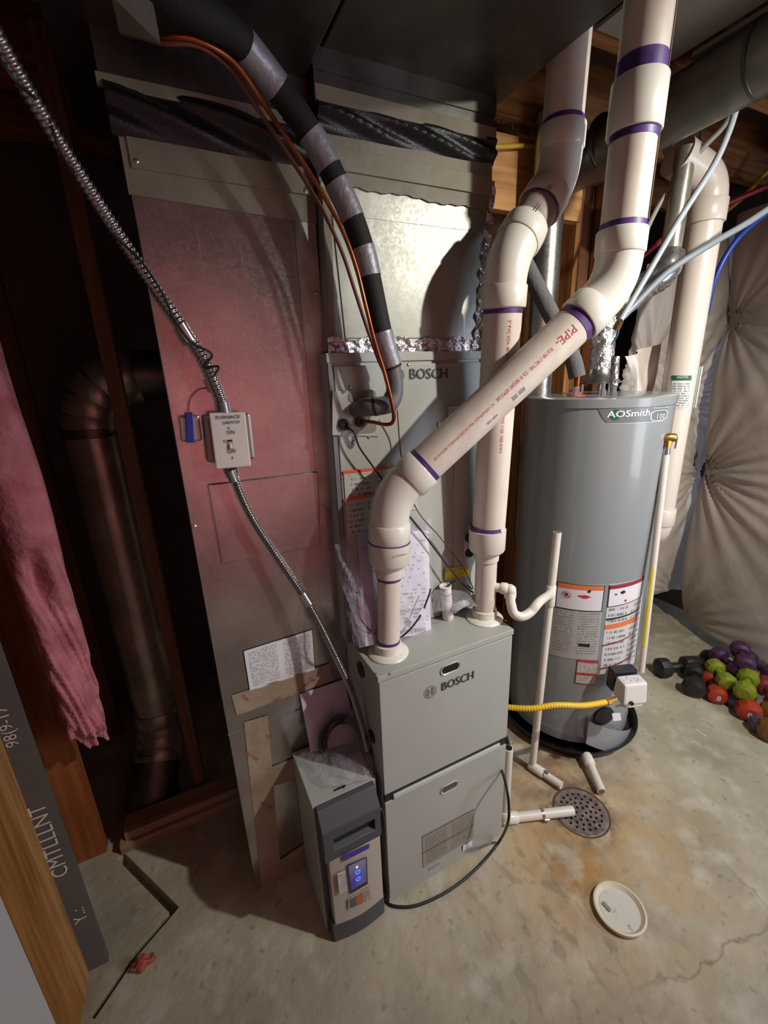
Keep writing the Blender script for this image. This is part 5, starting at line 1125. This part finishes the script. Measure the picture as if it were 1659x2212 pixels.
def batt(P, name, label, seed, bulge=.07, nu=36, nv=110):
    P = [V(p) for p in P]; n = (P[1]-P[0]).cross(P[3]-P[0]).normalized(); n = n if n.dot(V(CAM)-P[0]) > 0 else -n; r = random.Random(seed); ph = [r.uniform(0, 6) for _ in range(8)]
    def f(a, b):
        p = (P[0]*(1-a)+P[1]*a)*(1-b)+(P[3]*(1-a)+P[2]*a)*b
        low = max(0, 1-b*2.6)
        h = bulge*math.sin(math.pi*a)**.45*(1 if b > .02 else .4)+.010*math.sin(9*b+ph[0]+3*a)+.007*math.sin(23*b+7*a+ph[1])
        h += low*.011*(math.sin(60*b+12*a+ph[2])*math.sin(21*a+ph[3]+18*b)+.6*math.sin(110*b+40*a))
        h -= .05*math.exp(-((a-.35)**2/.02+(b-.30)**2/.0015))
        dz = -.02*math.sin(11*a+ph[4])*(1-b)**6
        return p+n*h+V((0, 0, dz))
    o = MB().grid(f, nu, nv).build(name, PINK, smooth=True, sharp=180); tag(o, label, 'insulation'); return o
# batt hanging in the framed bay
Pr, Pl = ad(240, 1590, 1.38), ad(148, 1605, 1.27)
batt([Pl, Pr, (Pr.x, Pr.y, 2.4), (Pl.x, Pl.y, 2.4)], 'insulation_batt', 'pink fiberglass batt bulging from the left wall bay with a torn lower end', 3, .05)
ps = MB()
def lump(c, r, seed, sx=1, sy=1, sz=.5, mb=None):
    rr = random.Random(seed); bm2 = bmesh.new(); bmesh.ops.create_icosphere(bm2, subdivisions=3, radius=1)
    vs = []
    for v in bm2.verts:
        k = 1+.25*math.sin(5*v.co.x+seed)+.2*math.sin(7*v.co.y+2*seed)+.15*math.sin(9*v.co.z); vs.append(V(c)+V((v.co.x*r*k*sx, v.co.y*r*k*sy, v.co.z*r*k*sz)))
    fs = [[v.index for v in f.verts] for f in bm2.faces]; bm2.free(); return (mb or MB()).add(vs, fs)
o = lump(az(308, 2080, .014), .025, 2, 1.2, .8, .45).build('insulation_scrap', mat('salmon_insulation', 'c0604e', .95, col2='8f3f34', scale=60, bump=1, bscale=90), smooth=True); tag(o, 'small torn scrap of pink insulation lying on the floor near the sawn channel', 'insulation')

# ================================================================== COVER LID ON THE FLOOR
c0 = az(1337, 1969, .0)
cl = thing('round_cover', c0, 'round off-white plastic cover lying face up on the concrete', 'lid')
MB().lathe(c0, (0, 0, 1), [(0, .066), (.002, .07), (.016, .076), (.020, .075), (.021, .070), (.012, .062), (.010, .06), (.010, 0)], 56).build('cover_body', mat('cover_plastic', 'cfc5ae', .5), cl, smooth=True)
fsp = mat('cover_speckled', 'c4c0b4', .7, col2='8f887b', scale=42, detail=3); fsp.node_tree.nodes['Color Ramp'].color_ramp.elements[0].position = .30; fsp.node_tree.nodes['Color Ramp'].color_ramp.elements[1].position = .40
MB().lathe(c0+V((0, 0, .0101)), (0, 0, 1), [(0, .058), (.001, .056)], 40).build('cover_field', fsp, cl)
a = c0+V((-.03, .022, .012)); MB().box((a.x-.006, a.y-.014, a.z-.002), (a.x+.006, a.y+.014, a.z+.004)).build('moulded_tab', mat('tab_grey', '8a8272', .6), cl, bevel=.002)
tag(MB().box(tuple(az(1524, 1592, 0)), tuple(az(1524, 1592, 0)+V((.004, .045, .003)))).build('paper_sliver', PAPER), 'thin white sliver lying on the floor right of the heater', 'scrap')

# ================================================================== DUMBBELLS
def dumbbell(c, ang, m, r, L, label, tilt=0.0, num=None, grip=None, hn=10):
    c = V(c); d = V((math.cos(ang)*math.cos(tilt), math.sin(ang)*math.cos(tilt), math.sin(tilt)))
    o = thing('dumbbell', c-V((0, 0, r*.92)), label, 'dumbbell')
    w = L*.34
    for s in (-1, 1):
        MB().lathe(c+d*s*(L/2-w), d*s, [(0, r*.62), (w*.16, r*.96), (w*.5, r*1.05), (w*.84, r*.96), (w, r*.6), (w*1.01, 0)], hn).build('head', m, o, smooth=True, sharp=25, bevel=0)
    MB().sweep([c-d*(L/2-w), c, c+d*(L/2-w)], [r*.33, r*.38, r*.33], 14).build('handle', grip or m, o, smooth=True)
    if num:
        e = c-d*(L/2+.001); n = -d; u = n.cross(V((0, 0, 1))).normalized()*-1; tx = MB(); text(tx, num, e+n*.001-u*.012-V((0, 0, .014)), u, u.cross(n)*-1 if False else V((0, 0, 1)), h=.028, off=.001); tx.build('number', PAPER, o)
    return o
DBK = mat('dumbbell_black', '1c1a1b', .5); DOR = mat('dumbbell_orange', '9c3218', .5); DLI = mat('dumbbell_lime', '717a10', .5); DPU = mat('dumbbell_purple', '3f1c3c', .5); DLA = mat('dumbbell_lavender', '453d55', .6); DRD = mat('dumbbell_maroon', '6b1f22', .5)
def gp(px, py, r): # point whose centre shows at px,py, resting at height r
    return az(px, py, r)
dumbbell(gp(1460, 1440, .05), -.4, DBK, .052, .22, 'black rubber dumbbell at the left end of the row on the floor')
dumbbell(gp(1515, 1430, .05), -.1, DBK, .05, .22, 'black rubber dumbbell farthest back against the wall')
dumbbell(gp(1500, 1468, .05), .5, DBK, .052, .20, 'black rubber dumbbell between the left black one and the orange one')
dumbbell(gp(1541, 1482, .045), .75, DOR, .047, .19, 'orange dumbbell with a pale number, nearer the water heater', num='8')
dumbbell(gp(1612, 1516, .048), .6, DOR, .052, .20, 'larger orange dumbbell with a pale 8 at the front of the pile', num='8')
dumbbell(gp(1556, 1456, .11), .9, DLI, .043, .17, 'lime green dumbbell lying on top at the left of the pile')
dumbbell(gp(1612, 1478, .12), .35, DLI, .046, .19, 'lime green dumbbell lying above the front orange one')
dumbbell(gp(1572, 1430, .12), 1.2, DPU, .045, .18, 'purple dumbbell at the top left of the pile')
dumbbell(gp(1604, 1418, .17), .6, DPU, .046, .19, 'purple dumbbell highest on the pile against the blanket')
dumbbell(gp(1640, 1440, .12), 1.3, DPU, .05, .2, 'purple dumbbell at the right behind the lime green one')
dumbbell(gp(1572, 1495, .04), 1.1, DLA, .04, .17, 'lavender grey dumbbell wedged between the two orange ones')
dumbbell(gp(1622, 1545, .04), 1.0, DLA, .038, .17, 'lavender grey dumbbell partly under the front orange one')
dumbbell(gp(1665, 1500, .09), .8, DRD, .05, .2, 'dark red dumbbell at the right edge of the pile')
dumbbell(gp(1670, 1560, .055), .4, mat('dumbbell_amber', '70461a', .5), .058, .2, 'amber brown dumbbell at the lower right edge of the pile')
